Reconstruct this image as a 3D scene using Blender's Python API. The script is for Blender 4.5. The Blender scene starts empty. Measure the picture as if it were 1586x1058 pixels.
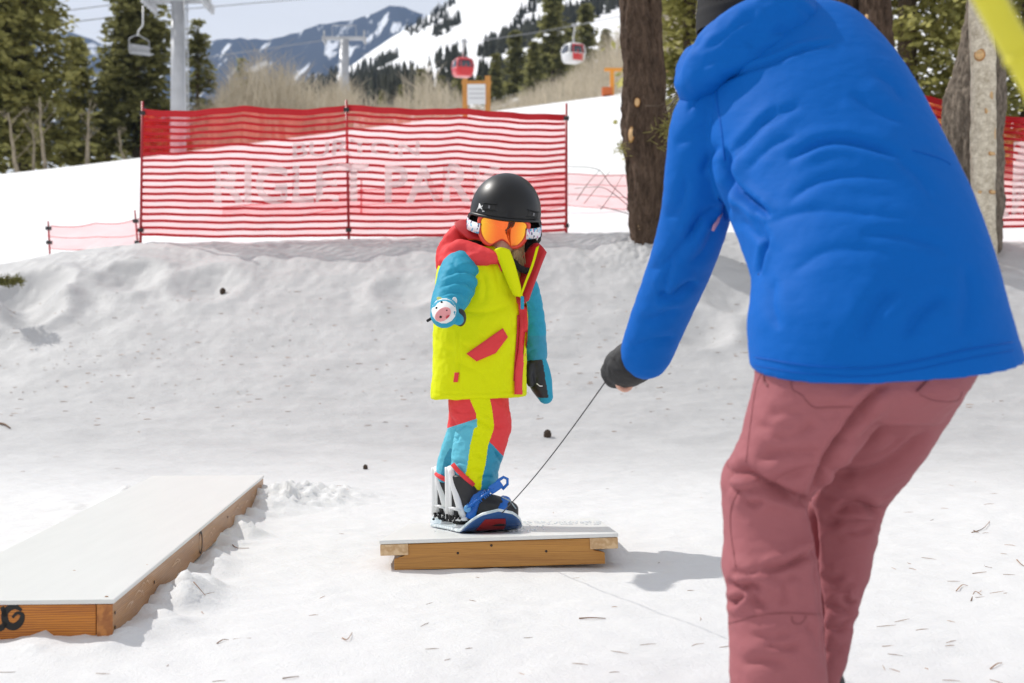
import bpy, bmesh, math, random
import numpy as np
from mathutils import Vector, Matrix

R = math.radians
SC = bpy.context.scene
COL = SC.collection

# ------------------------------------------------------------------ camera
F, CU, CV, CAMZ = 2202.8, 793.0, 529.0, 0.72      # focal length in photo pixels, photo centre, eye height
cam_data = bpy.data.cameras.new("camera")
cam_data.sensor_width = 36.0
cam_data.lens = 50.0
cam_data.clip_start = 0.05
cam_data.clip_end = 20000.0
cam_data.dof.use_dof = True
cam_data.dof.focus_distance = 4.6
cam_data.dof.aperture_fstop = 4.6
cam = bpy.data.objects.new("camera", cam_data)
COL.objects.link(cam)
cam.location = (0, 0, CAMZ)
cam.rotation_euler = (R(90), 0, 0)
SC.camera = cam

# ------------------------------------------------------------------ sky and sun
SUN_ELEV, SUN_BEHIND = R(46), R(35)
world = bpy.data.worlds.new("World")
SC.world = world
world.use_nodes = True
wn, wl = world.node_tree.nodes, world.node_tree.links
wn.clear()
sky = wn.new("ShaderNodeTexSky")
sky.sky_type = 'NISHITA'
sky.sun_disc = False
sky.sun_elevation = SUN_ELEV
sky.sun_rotation = -(R(90) - SUN_BEHIND)
sky.dust_density = 3.0
tc = wn.new("ShaderNodeTexCoord")
mp = wn.new("ShaderNodeMapping"); mp.inputs["Scale"].default_value = (1.6, 1.6, 7.0)
cn = wn.new("ShaderNodeTexNoise"); cn.inputs["Scale"].default_value = 2.2; cn.inputs["Detail"].default_value = 6
cr = wn.new("ShaderNodeValToRGB")
cr.color_ramp.elements[0].position = 0.30; cr.color_ramp.elements[0].color = (7.35, 7.4, 7.55, 1)
cr.color_ramp.elements[1].position = 0.72; cr.color_ramp.elements[1].color = (8.4, 8.42, 8.5, 1)
mx = wn.new("ShaderNodeMix"); mx.data_type = 'RGBA'; mx.inputs[0].default_value = 0.93
bg = wn.new("ShaderNodeBackground"); bg.inputs["Strength"].default_value = 0.088
wo = wn.new("ShaderNodeOutputWorld")
wl.new(tc.outputs["Generated"], mp.inputs["Vector"]); wl.new(mp.outputs[0], cn.inputs["Vector"])
wl.new(cn.outputs["Fac"], cr.inputs[0])
wl.new(sky.outputs[0], mx.inputs[6]); wl.new(cr.outputs[0], mx.inputs[7])
# hazy cloud is brighter towards the horizon
hx = wn.new("ShaderNodeSeparateXYZ"); wl.new(tc.outputs["Generated"], hx.inputs[0])
hr_ = wn.new("ShaderNodeMapRange"); hr_.inputs[1].default_value = 0.05; hr_.inputs[2].default_value = 0.5; hr_.inputs[3].default_value = 1.42; hr_.inputs[4].default_value = 0.98
wl.new(hx.outputs["Z"], hr_.inputs[0])
vm = wn.new("ShaderNodeVectorMath"); vm.operation = 'SCALE'; wl.new(mx.outputs[2], vm.inputs[0]); wl.new(hr_.outputs[0], vm.inputs["Scale"])
wl.new(vm.outputs[0], bg.inputs["Color"]); wl.new(bg.outputs[0], wo.inputs["Surface"])

sun_data = bpy.data.lights.new("sun", 'SUN')
sun_data.energy = 3.5
sun_data.angle = R(0.9)
sun_data.color = (1.0, 0.965, 0.91)
sun = bpy.data.objects.new("sun", sun_data)
COL.objects.link(sun)
_ld = Vector((math.cos(SUN_BEHIND) * math.cos(SUN_ELEV), -math.sin(SUN_BEHIND) * math.cos(SUN_ELEV), -math.sin(SUN_ELEV)))
sun.rotation_euler = _ld.to_track_quat('-Z', 'Y').to_euler()

SC.view_settings.view_transform = 'Standard'
SC.view_settings.look = 'None'
SC.view_settings.exposure = 0.18
SC.view_settings.gamma = 1.0
SC.cycles.max_bounces = 8
SC.cycles.transparent_max_bounces = 24
SC.cycles.use_denoising = True

# ------------------------------------------------------------------ small tools
def P(u, v, d):
    """World point seen at photo pixel (u, v) at distance d along the view axis (used to measure the place off the photograph)."""
    return Vector(((u - CU) * d / F, d, CAMZ - (v - CV) * d / F))

def tag(o, label=None, cat=None, group=None, kind=None):
    if label: o["label"] = label
    if cat: o["category"] = cat
    if group: o["group"] = group
    if kind: o["kind"] = kind
    return o

def link_mesh(name, me, m=None, parent=None, smooth=True):
    o = bpy.data.objects.new(name, me)
    me.name = name
    COL.objects.link(o)
    if m is not None:
        for k in (m if isinstance(m, (list, tuple)) else [m]):
            me.materials.append(k)
    if parent is not None:
        o.parent = parent
        bpy.context.view_layer.update() if False else None
        o.matrix_parent_inverse = parent_world(parent).inverted()
    if smooth:
        me.polygons.foreach_set("use_smooth", [True] * len(me.polygons))
    return o

def parent_world(p):
    m = p.matrix_basis.copy()
    if p.parent is not None:
        m = parent_world(p.parent) @ p.matrix_parent_inverse @ m
    return m

def empty(name, loc):
    o = bpy.data.objects.new(name, None)
    o.empty_display_size = 0.1
    COL.objects.link(o)
    o.location = loc
    return o

class MB:
    """Collects verts and faces of one mesh."""
    def __init__(s): s.v, s.f, s.mi = [], [], []
    def add(s, vs, fs, mi=0):
        k = len(s.v)
        s.v += [tuple(x) for x in vs]
        s.f += [tuple(i + k for i in f) for f in fs]
        s.mi += [mi] * len(fs)
        return s
    def box(s, c, sx, sy, sz, M=None, mi=0):
        vs = [Vector((c[0] + a * sx / 2, c[1] + b * sy / 2, c[2] + d * sz / 2)) for d in (-1, 1) for b in (-1, 1) for a in (-1, 1)]
        if M is not None: vs = [M @ x for x in vs]
        return s.add(vs, [(0, 2, 3, 1), (4, 5, 7, 6), (0, 1, 5, 4), (1, 3, 7, 5), (3, 2, 6, 7), (2, 0, 4, 6)], mi)
    def tube(s, pts, rad, n=8, cap=True, mi=0, flat=None):
        pts = [Vector(p) for p in pts]
        rad = rad if isinstance(rad, (list, tuple)) else [rad] * len(pts)
        rings, up = [], None
        for i, p in enumerate(pts):
            t = (pts[min(i + 1, len(pts) - 1)] - pts[max(i - 1, 0)])
            if t.length < 1e-9: t = Vector((0, 0, 1))
            t.normalize()
            if up is None:
                up = Vector((0, 0, 1)) if abs(t.z) < 0.9 else Vector((0, 1, 0))
            x = up.cross(t)
            if x.length < 1e-6: x = Vector((1, 0, 0)).cross(t)
            x.normalize(); y = t.cross(x).normalized(); up = y
            fx = 1.0 if flat is None else flat
            rings.append([p + x * math.cos(2 * math.pi * k / n) * rad[i] + y * math.sin(2 * math.pi * k / n) * rad[i] * fx for k in range(n)])
        vs = [v for r in rings for v in r]
        fs = [(i * n + k, i * n + (k + 1) % n, (i + 1) * n + (k + 1) % n, (i + 1) * n + k) for i in range(len(rings) - 1) for k in range(n)]
        if cap:
            fs.append(tuple(reversed(range(n)))); fs.append(tuple((len(rings) - 1) * n + k for k in range(n)))
        return s.add(vs, fs, mi)
    def ell(s, c, rx, ry, rz, M=None, nu=20, nv=12, mi=0):
        vs, fs = [], []
        for j in range(nv + 1):
            th = math.pi * j / nv
            for i in range(nu):
                ph = 2 * math.pi * i / nu
                p = Vector((rx * math.sin(th) * math.cos(ph), ry * math.sin(th) * math.sin(ph), rz * math.cos(th)))
                if M is not None: p = M @ p
                vs.append(p + Vector(c))
        for j in range(nv):
            for i in range(nu):
                fs.append((j * nu + i, (j + 1) * nu + i, (j + 1) * nu + (i + 1) % nu, j * nu + (i + 1) % nu))
        return s.add(vs, fs, mi)
    def prism(s, poly, O, X, Y, N, t, mi=0):
        """Flat polygon poly (x, y) laid on axes X, Y from O and given thickness t along N."""
        n = len(poly)
        a = [O + X * p[0] + Y * p[1] for p in poly]
        b = [q + N * t for q in a]
        fs = [tuple(reversed(range(n))), tuple(range(n, 2 * n))] + [(i, (i + 1) % n, n + (i + 1) % n, n + i) for i in range(n)]
        return s.add(a + b, fs, mi)
    def mesh(s, name="mesh"):
        me = bpy.data.meshes.new(name)
        me.from_pydata(s.v, [], s.f)
        if any(s.mi): me.polygons.foreach_set("material_index", s.mi)
        me.update()
        return me
    def build(s, name, m=None, parent=None, smooth=True, bevel=0.0, seg=2):
        me = s.mesh(name)
        if bevel:
            bm = bmesh.new(); bm.from_mesh(me)
            bmesh.ops.recalc_face_normals(bm, faces=bm.faces)
            ed = [e for e in bm.edges if len(e.link_faces) == 2 and e.calc_face_angle(0) > 0.5]
            bmesh.ops.bevel(bm, geom=ed, offset=bevel, segments=seg, affect='EDGES', profile=0.6)
            bm.to_mesh(me); bm.free()
        o = link_mesh(name, me, m, parent, smooth)
        if smooth == 'auto': pass
        return o

# vectorised gradient noise -------------------------------------------------
_rng = np.random.RandomState(7)
_perm = np.concatenate([_rng.permutation(256)] * 3)
_grad = _rng.normal(size=(256, 3)); _grad /= np.linalg.norm(_grad, axis=1)[:, None]
def noise3(p):
    p = np.asarray(p, float)
    i = np.floor(p).astype(int); f = p - i; i &= 255
    w = f * f * f * (f * (f * 6 - 15) + 10)
    out = 0
    for dx in (0, 1):
        for dy in (0, 1):
            for dz in (0, 1):
                h = _perm[_perm[_perm[(i[:, 0] + dx) & 255] + ((i[:, 1] + dy) & 255)] + ((i[:, 2] + dz) & 255)]
                g = (_grad[h] * (f - np.array([dx, dy, dz]))).sum(1)
                out = out + g * (w[:, 0] if dx else 1 - w[:, 0]) * (w[:, 1] if dy else 1 - w[:, 1]) * (w[:, 2] if dz else 1 - w[:, 2])
    return out
def fbm(p, oct=4, gain=0.5):
    a, s, out = 1.0, 1.0, 0
    for k in range(oct):
        out = out + a * noise3(np.asarray(p) * s + 17.3 * k); a *= gain; s *= 2.03
    return out
def sstep(a, b, x):
    t = np.clip((x - a) / (b - a), 0, 1)
    return t * t * (3 - 2 * t)

# materials ------------------------------------------------------------------
def mat(name, col, rough=0.6, metal=0.0, spec=0.5, var=0.0, vscale=8.0, bump=0.0, bscale=60.0, stretch=None, sheen=0.0, emit=None, col2=None, coat=0.0, sss=0.0):
    m = bpy.data.materials.new(name); m.use_nodes = True
    nt = m.node_tree; b = nt.nodes["Principled BSDF"]
    b.inputs["Base Color"].default_value = (*col, 1)
    b.inputs["Roughness"].default_value = rough
    b.inputs["Metallic"].default_value = metal
    b.inputs["Specular IOR Level"].default_value = spec
    b.inputs["Sheen Weight"].default_value = sheen
    b.inputs["Coat Weight"].default_value = coat
    if sss:
        b.inputs["Subsurface Weight"].default_value = sss
        b.inputs["Subsurface Scale"].default_value = 0.02
    t = nt.nodes.new("ShaderNodeTexCoord"); g = nt.nodes.new("ShaderNodeMapping")
    nt.links.new(t.outputs["Object"], g.inputs["Vector"])
    if stretch: g.inputs["Scale"].default_value = stretch
    if var or col2:
        n = nt.nodes.new("ShaderNodeTexNoise"); n.inputs["Scale"].default_value = vscale; n.inputs["Detail"].default_value = 5
        nt.links.new(g.outputs[0], n.inputs["Vector"])
        r = nt.nodes.new("ShaderNodeValToRGB")
        lo = [c * (1 - var) for c in col]; hi = [min(1, c * (1 + var)) for c in (col2 or col)]
        r.color_ramp.elements[0].position = 0.32; r.color_ramp.elements[0].color = (*lo, 1)
        r.color_ramp.elements[1].position = 0.68; r.color_ramp.elements[1].color = (*hi, 1)
        nt.links.new(n.outputs["Fac"], r.inputs[0]); nt.links.new(r.outputs[0], b.inputs["Base Color"])
    if bump:
        n2 = nt.nodes.new("ShaderNodeTexNoise"); n2.inputs["Scale"].default_value = bscale; n2.inputs["Detail"].default_value = 5
        nt.links.new(g.outputs[0], n2.inputs["Vector"])
        bp = nt.nodes.new("ShaderNodeBump"); bp.inputs["Strength"].default_value = bump; bp.inputs["Distance"].default_value = 0.01
        nt.links.new(n2.outputs["Fac"], bp.inputs["Height"]); nt.links.new(bp.outputs[0], b.inputs["Normal"])
    return m

def let_light_through(m, w):
    """Thin leaves: part of the light passes through."""
    nt = m.node_tree; b = nt.nodes["Principled BSDF"]; out = nt.nodes["Material Output"]
    t = nt.nodes.new("ShaderNodeBsdfTranslucent"); x = nt.nodes.new("ShaderNodeMixShader"); x.inputs[0].default_value = w
    if b.inputs["Base Color"].is_linked: nt.links.new(b.inputs["Base Color"].links[0].from_socket, t.inputs[0])
    else: t.inputs[0].default_value = b.inputs["Base Color"].default_value
    nt.links.new(b.outputs[0], x.inputs[1]); nt.links.new(t.outputs[0], x.inputs[2]); nt.links.new(x.outputs[0], out.inputs[0])
    return m

# lofts and remeshing ---------------------------------------------------------
def crom(pts, k):
    """Catmull-Rom through rows of pts, k samples per span."""
    pts = np.asarray(pts, float); n = len(pts); out = []
    for i in range(n - 1):
        p0, p1, p2, p3 = pts[max(i - 1, 0)], pts[i], pts[i + 1], pts[min(i + 2, n - 1)]
        for j in range(k):
            t = j / k
            out.append(0.5 * ((2 * p1) + (p2 - p0) * t + (2 * p0 - 5 * p1 + 4 * p2 - p3) * t * t + (3 * p1 - p0 - 3 * p2 + p3) * t ** 3))
    out.append(pts[-1]); return np.array(out)

def ring(L, Rr, d, depth, tilt=0.0, n=2.3, dR=None):
    """Loft ring given by its left and right silhouette pixels at distance d, half depth and tilt of the depth axis."""
    a, b = P(L[0], L[1], d), P(Rr[0], Rr[1], d if dR is None else dR)
    c, h = (a + b) / 2, (b - a) / 2
    return list(c) + list(h) + [0, depth, tilt] + [n]

def loft(rings, k=6, seg=48, mb=None, cap=True):
    A = crom(rings, k) if k > 1 else np.array(rings)
    mb = mb or MB()
    vs = []
    th = np.linspace(0, 2 * math.pi, seg, endpoint=False)
    for r in A:
        c, a, b, n = r[0:3], r[3:6], r[6:9], r[9]
        e = 2.0 / n
        x = np.sign(np.cos(th)) * np.abs(np.cos(th)) ** e; y = np.sign(np.sin(th)) * np.abs(np.sin(th)) ** e
        vs += list(c + x[:, None] * a + y[:, None] * b)
    fs = [(i * seg + j, i * seg + (j + 1) % seg, (i + 1) * seg + (j + 1) % seg, (i + 1) * seg + j) for i in range(len(A) - 1) for j in range(seg)]
    if cap:
        fs.append(tuple(reversed(range(seg)))); fs.append(tuple((len(A) - 1) * seg + j for j in range(seg)))
    mb.add(vs, fs)
    return mb

def limb(mb, pts, k=5, seg=20):
    """Round tapered limb with rounded ends through (point, radius) pairs."""
    A = crom([list(p) + [r] for p, r in pts], k)
    p, r = [Vector(a[:3]) for a in A], [max(a[3], 0.001) for a in A]
    t0 = (p[0] - p[1]).normalized(); t1 = (p[-1] - p[-2]).normalized()
    head = [(p[0] + t0 * r[0] * s, r[0] * math.sqrt(max(0, 1 - s * s))) for s in (0.97, 0.8, 0.45)]
    tail = [(p[-1] + t1 * r[-1] * s, r[-1] * math.sqrt(max(0, 1 - s * s))) for s in (0.45, 0.8, 0.97)]
    al = head + list(zip(p, r)) + tail
    mb.tube([a for a, b in al], [b for a, b in al], seg)
    return mb

def remesh(mb, voxel, smooth=4, fac=0.5):
    me = mb.mesh("tmp") if isinstance(mb, MB) else mb
    bm = bmesh.new(); bm.from_mesh(me)
    bmesh.ops.recalc_face_normals(bm, faces=bm.faces); bm.to_mesh(me); bm.free()
    o = bpy.data.objects.new("tmp", me); COL.objects.link(o)
    md = o.modifiers.new("r", 'REMESH'); md.mode = 'VOXEL'; md.voxel_size = voxel
    if smooth:
        sm = o.modifiers.new("s", 'SMOOTH'); sm.iterations = smooth; sm.factor = fac
    dg = bpy.context.evaluated_depsgraph_get()
    out = bpy.data.meshes.new_from_object(o.evaluated_get(dg))
    bpy.data.objects.remove(o); bpy.data.meshes.remove(me)
    return out

def get_co(me):
    a = np.empty(len(me.vertices) * 3); me.vertices.foreach_get("co", a); return a.reshape(-1, 3)
def get_no(me):
    me.update()
    a = np.empty(len(me.vertices) * 3); me.vertices.foreach_get("normal", a); return a.reshape(-1, 3)
def set_co(me, a):
    me.vertices.foreach_set("co", np.ascontiguousarray(a).ravel()); me.update()
def proj(co):
    return np.stack([CU + co[:, 0] * F / co[:, 1], CV - (co[:, 2] - CAMZ) * F / co[:, 1]], 1)

def polydist(uv, pts):
    """Distance to a polyline and the position 0..1 along it."""
    pts = np.asarray(pts, float)
    best = np.full(len(uv), 1e9); par = np.zeros(len(uv))
    L = np.linalg.norm(np.diff(pts, axis=0), axis=1); tot = L.sum(); acc = 0; side = np.zeros(len(uv))
    for i in range(len(pts) - 1):
        a, b = pts[i], pts[i + 1]; ab = b - a
        t = np.clip(((uv - a) @ ab) / (ab @ ab), 0, 1)
        q = uv - (a + t[:, None] * ab); d = np.linalg.norm(q, axis=1)
        m = d < best
        best[m] = d[m]; par[m] = (acc + t[m] * L[i]) / tot
        side[m] = np.sign(ab[0] * q[m, 1] - ab[1] * q[m, 0])
        acc += L[i]
    return best * side, par

def folds(me, lines, wrinkle=None):
    """Cloth folds: each line (photo points traced on the cloth facing the photographer, width px, depth m, skew) presses a crease with raised lips into the mesh."""
    co, no = get_co(me), get_no(me)
    uv = proj(co)
    view = co - np.array([0, 0, CAMZ]); view /= np.linalg.norm(view, axis=1)[:, None]
    face = sstep(-0.05, 0.35, -(no * view).sum(1))
    disp = np.zeros(len(co))
    for ln in lines:
        pts, w, dep = ln[0], ln[1], ln[2]
        skew = ln[3] if len(ln) > 3 else 0.0
        pts = crom(pts, 6) if len(pts) > 2 else np.asarray(pts, float)
        d, t = polydist(uv, pts)
        x = d / w
        env = np.clip(np.minimum(t, 1 - t) * 5, 0, 1) ** 0.7
        prof = -np.exp(-np.sqrt(x * x + 0.02) * 1.9) * 1.15 + 0.34 * np.exp(-(x - 1.3) ** 2 * 0.7) * (1 + skew) + 0.34 * np.exp(-(x + 1.3) ** 2 * 0.7) * (1 - skew)
        disp += prof * env * dep * face
    co = co + no * disp[:, None]
    set_co(me, co)
    if wrinkle:
        for sc, amp, ridg in wrinkle:
            co, no = get_co(me), get_no(me)
            n = fbm(co * np.array(sc), 3)
            if ridg: n = 0.35 - np.abs(n) * 1.6
            set_co(me, co + no * (n * amp)[:, None])

def smooth_mesh(me, it=2, fac=0.5):
    bm = bmesh.new(); bm.from_mesh(me)
    for _ in range(it): bmesh.ops.smooth_vert(bm, verts=bm.verts, factor=fac, use_axis_x=True, use_axis_y=True, use_axis_z=True)
    bm.to_mesh(me); bm.free()

def text_mesh(txt, size, shear=0.0, bold=0.0):
    c = bpy.data.curves.new("t", 'FONT'); c.body = txt; c.size = size; c.offset = bold; c.shear = shear; c.resolution_u = 3
    o = bpy.data.objects.new("t", c); COL.objects.link(o)
    me = bpy.data.meshes.new_from_object(o.evaluated_get(bpy.context.evaluated_depsgraph_get()))
    bpy.data.objects.remove(o); bpy.data.curves.remove(c)
    return me
# ================================================================== terrain
_by = np.array([-50, 0, 7.3, 8.3, 9.0, 10, 11, 12, 12.7, 13.1, 13.5, 14.2, 15, 20, 30, 45, 48, 60, 80, 200, 9000])
_bz = np.array([0, 0, 0.0, 0.015, 0.07, 0.29, 0.66, 1.13, 1.50, 1.65, 1.71, 1.74, 1.86, 2.75, 4.9, 8.12, 8.55, 10.4, 13.2, 20, 20])
_ty = np.concatenate([np.arange(-50, 20, 0.05), np.arange(20, 100, 0.25), np.linspace(100, 9000, 400)])
_tz = np.interp(_ty, _by, _bz)
_k = np.hanning(13); _k /= _k.sum()
_tz = np.concatenate([np.convolve(np.pad(_tz, 6, mode='edge'), _k, 'valid')])

LB_O, LB_D = np.array([-0.954, 3.40]), np.array([-0.0555, 0.99846])       # low box: front right corner and direction away
LB_N = np.array([-LB_D[1], LB_D[0]])                                       # towards its left side
LB_L, LB_W = 3.02, 0.49

def ground_smooth(x, y):
    x, y = np.asarray(x, float), np.asarray(y, float)
    z = np.interp(y, _ty, _tz)
    bank = sstep(8.5, 13, y) * (1 - sstep(14, 17, y))
    z = z - bank * 0.30 * sstep(-3.2, -5.6, x)
    z = z + bank * 0.10 * np.sin(x * 0.7 + 0.6) * 0.5
    tilt = np.clip((y - 14) / 31, 0, 1) * (1 - sstep(60, 200, y))
    z = z + 0.135 * np.clip(x, -28, 28) * tilt
    # hollow under the rocking box
    z = z - 0.05 * np.exp(-(((x + 0.08) / 0.45) ** 2 + ((y - 5.35) / 0.42) ** 2))
    return z

def ground_z(x, y):
    x, y = np.atleast_1d(np.asarray(x, float)), np.atleast_1d(np.asarray(y, float))
    z = ground_smooth(x, y)
    o = np.zeros_like(x)
    near = np.exp(-np.maximum(y - 18, 0) / 12)
    z = z + near * (0.018 * fbm(np.stack([x * 0.9, y * 0.9, o], 1), 3) + 0.010 * fbm(np.stack([x * 3.1, y * 3.6, o + 4], 1), 3))
    z = z + near * 0.0045 * fbm(np.stack([x * 13, y * 16, o + 9], 1), 3)
    z = z + near * 0.006 * fbm(np.stack([x * 6.3, y * 7.1, o + 83], 1), 3) * (1 - sstep(7, 9, y))
    # broken, lumpy face and crest of the bank
    bk = sstep(9.0, 12.2, y) * (1 - sstep(13.6, 16, y))
    lum = fbm(np.stack([x * 2.2, y * 1.5, o + 21], 1), 4)
    z = z + bk * 0.030 * lum + sstep(8.2, 9.5, y) * (1 - sstep(13.6, 16, y)) * 0.007 * fbm(np.stack([x * 3.5, y * 11, o + 71], 1), 4)
    lum2 = fbm(np.stack([x * 5.5, y * 3.2, o + 33], 1), 3)
    z = z + bk * 0.022 * np.abs(lum2) * sstep(11.4, 12.6, y)
    # hollows on the left shoulder of the bank
    for hx, hy, r, dep in ((-4.15, 12.2, 0.26, 0.16), (-4.0, 11.75, 0.22, 0.12), (-4.55, 11.5, 0.28, 0.12), (-3.3, 12.35, 0.2, 0.07), (-2.6, 12.2, 0.22, 0.06), (-0.9, 12.0, 0.2, 0.05), (1.9, 11.8, 0.25, 0.07), (1.5, 11.2, 0.2, 0.05), (2.1, 11.0, 0.24, 0.06)):
        q = ((x - hx) / r) ** 2 + ((y - hy) / (r * 1.1)) ** 2
        z = z - dep * np.exp(-q) + dep * 0.5 * np.exp(-(np.sqrt(q) - 1.5) ** 2 * 4)
    # crumbly snow heaped along the low box and the rocking box
    rel = np.stack([x - LB_O[0], y - LB_O[1]], -1)
    s, w = rel @ LB_D, rel @ LB_N
    dx = np.maximum(np.maximum(-w, w - LB_W), 0); dy = np.maximum(np.maximum(-s, s - LB_L), 0)
    dd = np.sqrt(dx * dx + dy * dy)
    lump = np.clip(fbm(np.stack([x * 6, y * 5, o + 50], 1), 3) + 0.18, 0, 1)
    fine = np.clip(fbm(np.stack([x * 24, y * 22, o + 60], 1), 3) + 0.25, 0, 1)
    away = np.where(s > LB_L - 0.25, 1.0, np.where(w > LB_W, 1.0, np.where(s < 0, 0.35, 0.6)))
    rim = np.exp(-(dd / np.where(s > LB_L - 0.2, 0.28, 0.10)) ** 2)
    z = z + rim * away * (0.085 * lump + 0.05 * fine * lump + 0.008)
    for cx, cy, r, h in ((-0.91, 4.02, 0.07, 0.075), (-0.90, 3.88, 0.06, 0.055), (-0.90, 4.16, 0.05, 0.04), (-0.88, 3.62, 0.06, 0.03), (-0.97, 5.25, 0.06, 0.045), (-1.02, 6.2, 0.15, 0.07), (-0.84, 6.5, 0.22, 0.05)):
        q = ((x - cx) / r) ** 2 + ((y - cy) / (r * 1.3)) ** 2
        z = z + h * np.exp(-q) * (0.55 + 0.9 * fine)
    z = z + 0.10 * np.exp(-(((x - 1.20) / 0.34) ** 2 + ((y - 12.62) / 0.30) ** 2)) * (0.7 + 0.6 * fine)
    # heaped line in front of the low box
    q = np.exp(-((s + 0.11) / 0.06) ** 2) * sstep(-0.08, 0.05, w) * (1 - sstep(0.5, 0.8, w))
    z = z + q * (0.012 + 0.05 * lump * fine)
    return z

def axis(dense, lo, hi, step, far_lo, far_hi, grow=1.16):
    a = list(np.arange(lo, hi, step)); s = step
    while a[-1] < far_hi: s *= grow; a.append(a[-1] + s)
    b, s = [lo], step
    while b[-1] > far_lo: s *= grow; b.append(b[-1] - s)
    return np.array(sorted(set(b[1:])) + a)
gx = axis(0, -5.2, 5.2, 0.0185, -3000, 3000)
gy = axis(0, 2.3, 14.2, 0.021, -60, 2950, 1.1)
GX, GY = np.meshgrid(gx, gy)
fx, fy = GX.ravel(), GY.ravel()
fz = ground_z(fx, fy)
nx, ny = len(gx), len(gy)
me = bpy.data.meshes.new("snow_ground")
me.vertices.add(nx * ny); me.vertices.foreach_set("co", np.stack([fx, fy, fz], 1).ravel())
ii = (np.arange(ny - 1)[:, None] * nx + np.arange(nx - 1)[None, :]).ravel()
q = np.stack([ii, ii + 1, ii + 1 + nx, ii + nx], 1)
me.loops.add(q.size); me.loops.foreach_set("vertex_index", q.ravel().astype(np.int32))
me.polygons.add(len(q)); me.polygons.foreach_set("loop_start", np.arange(0, q.size, 4, dtype=np.int32))
me.update(calc_edges=True)

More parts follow.
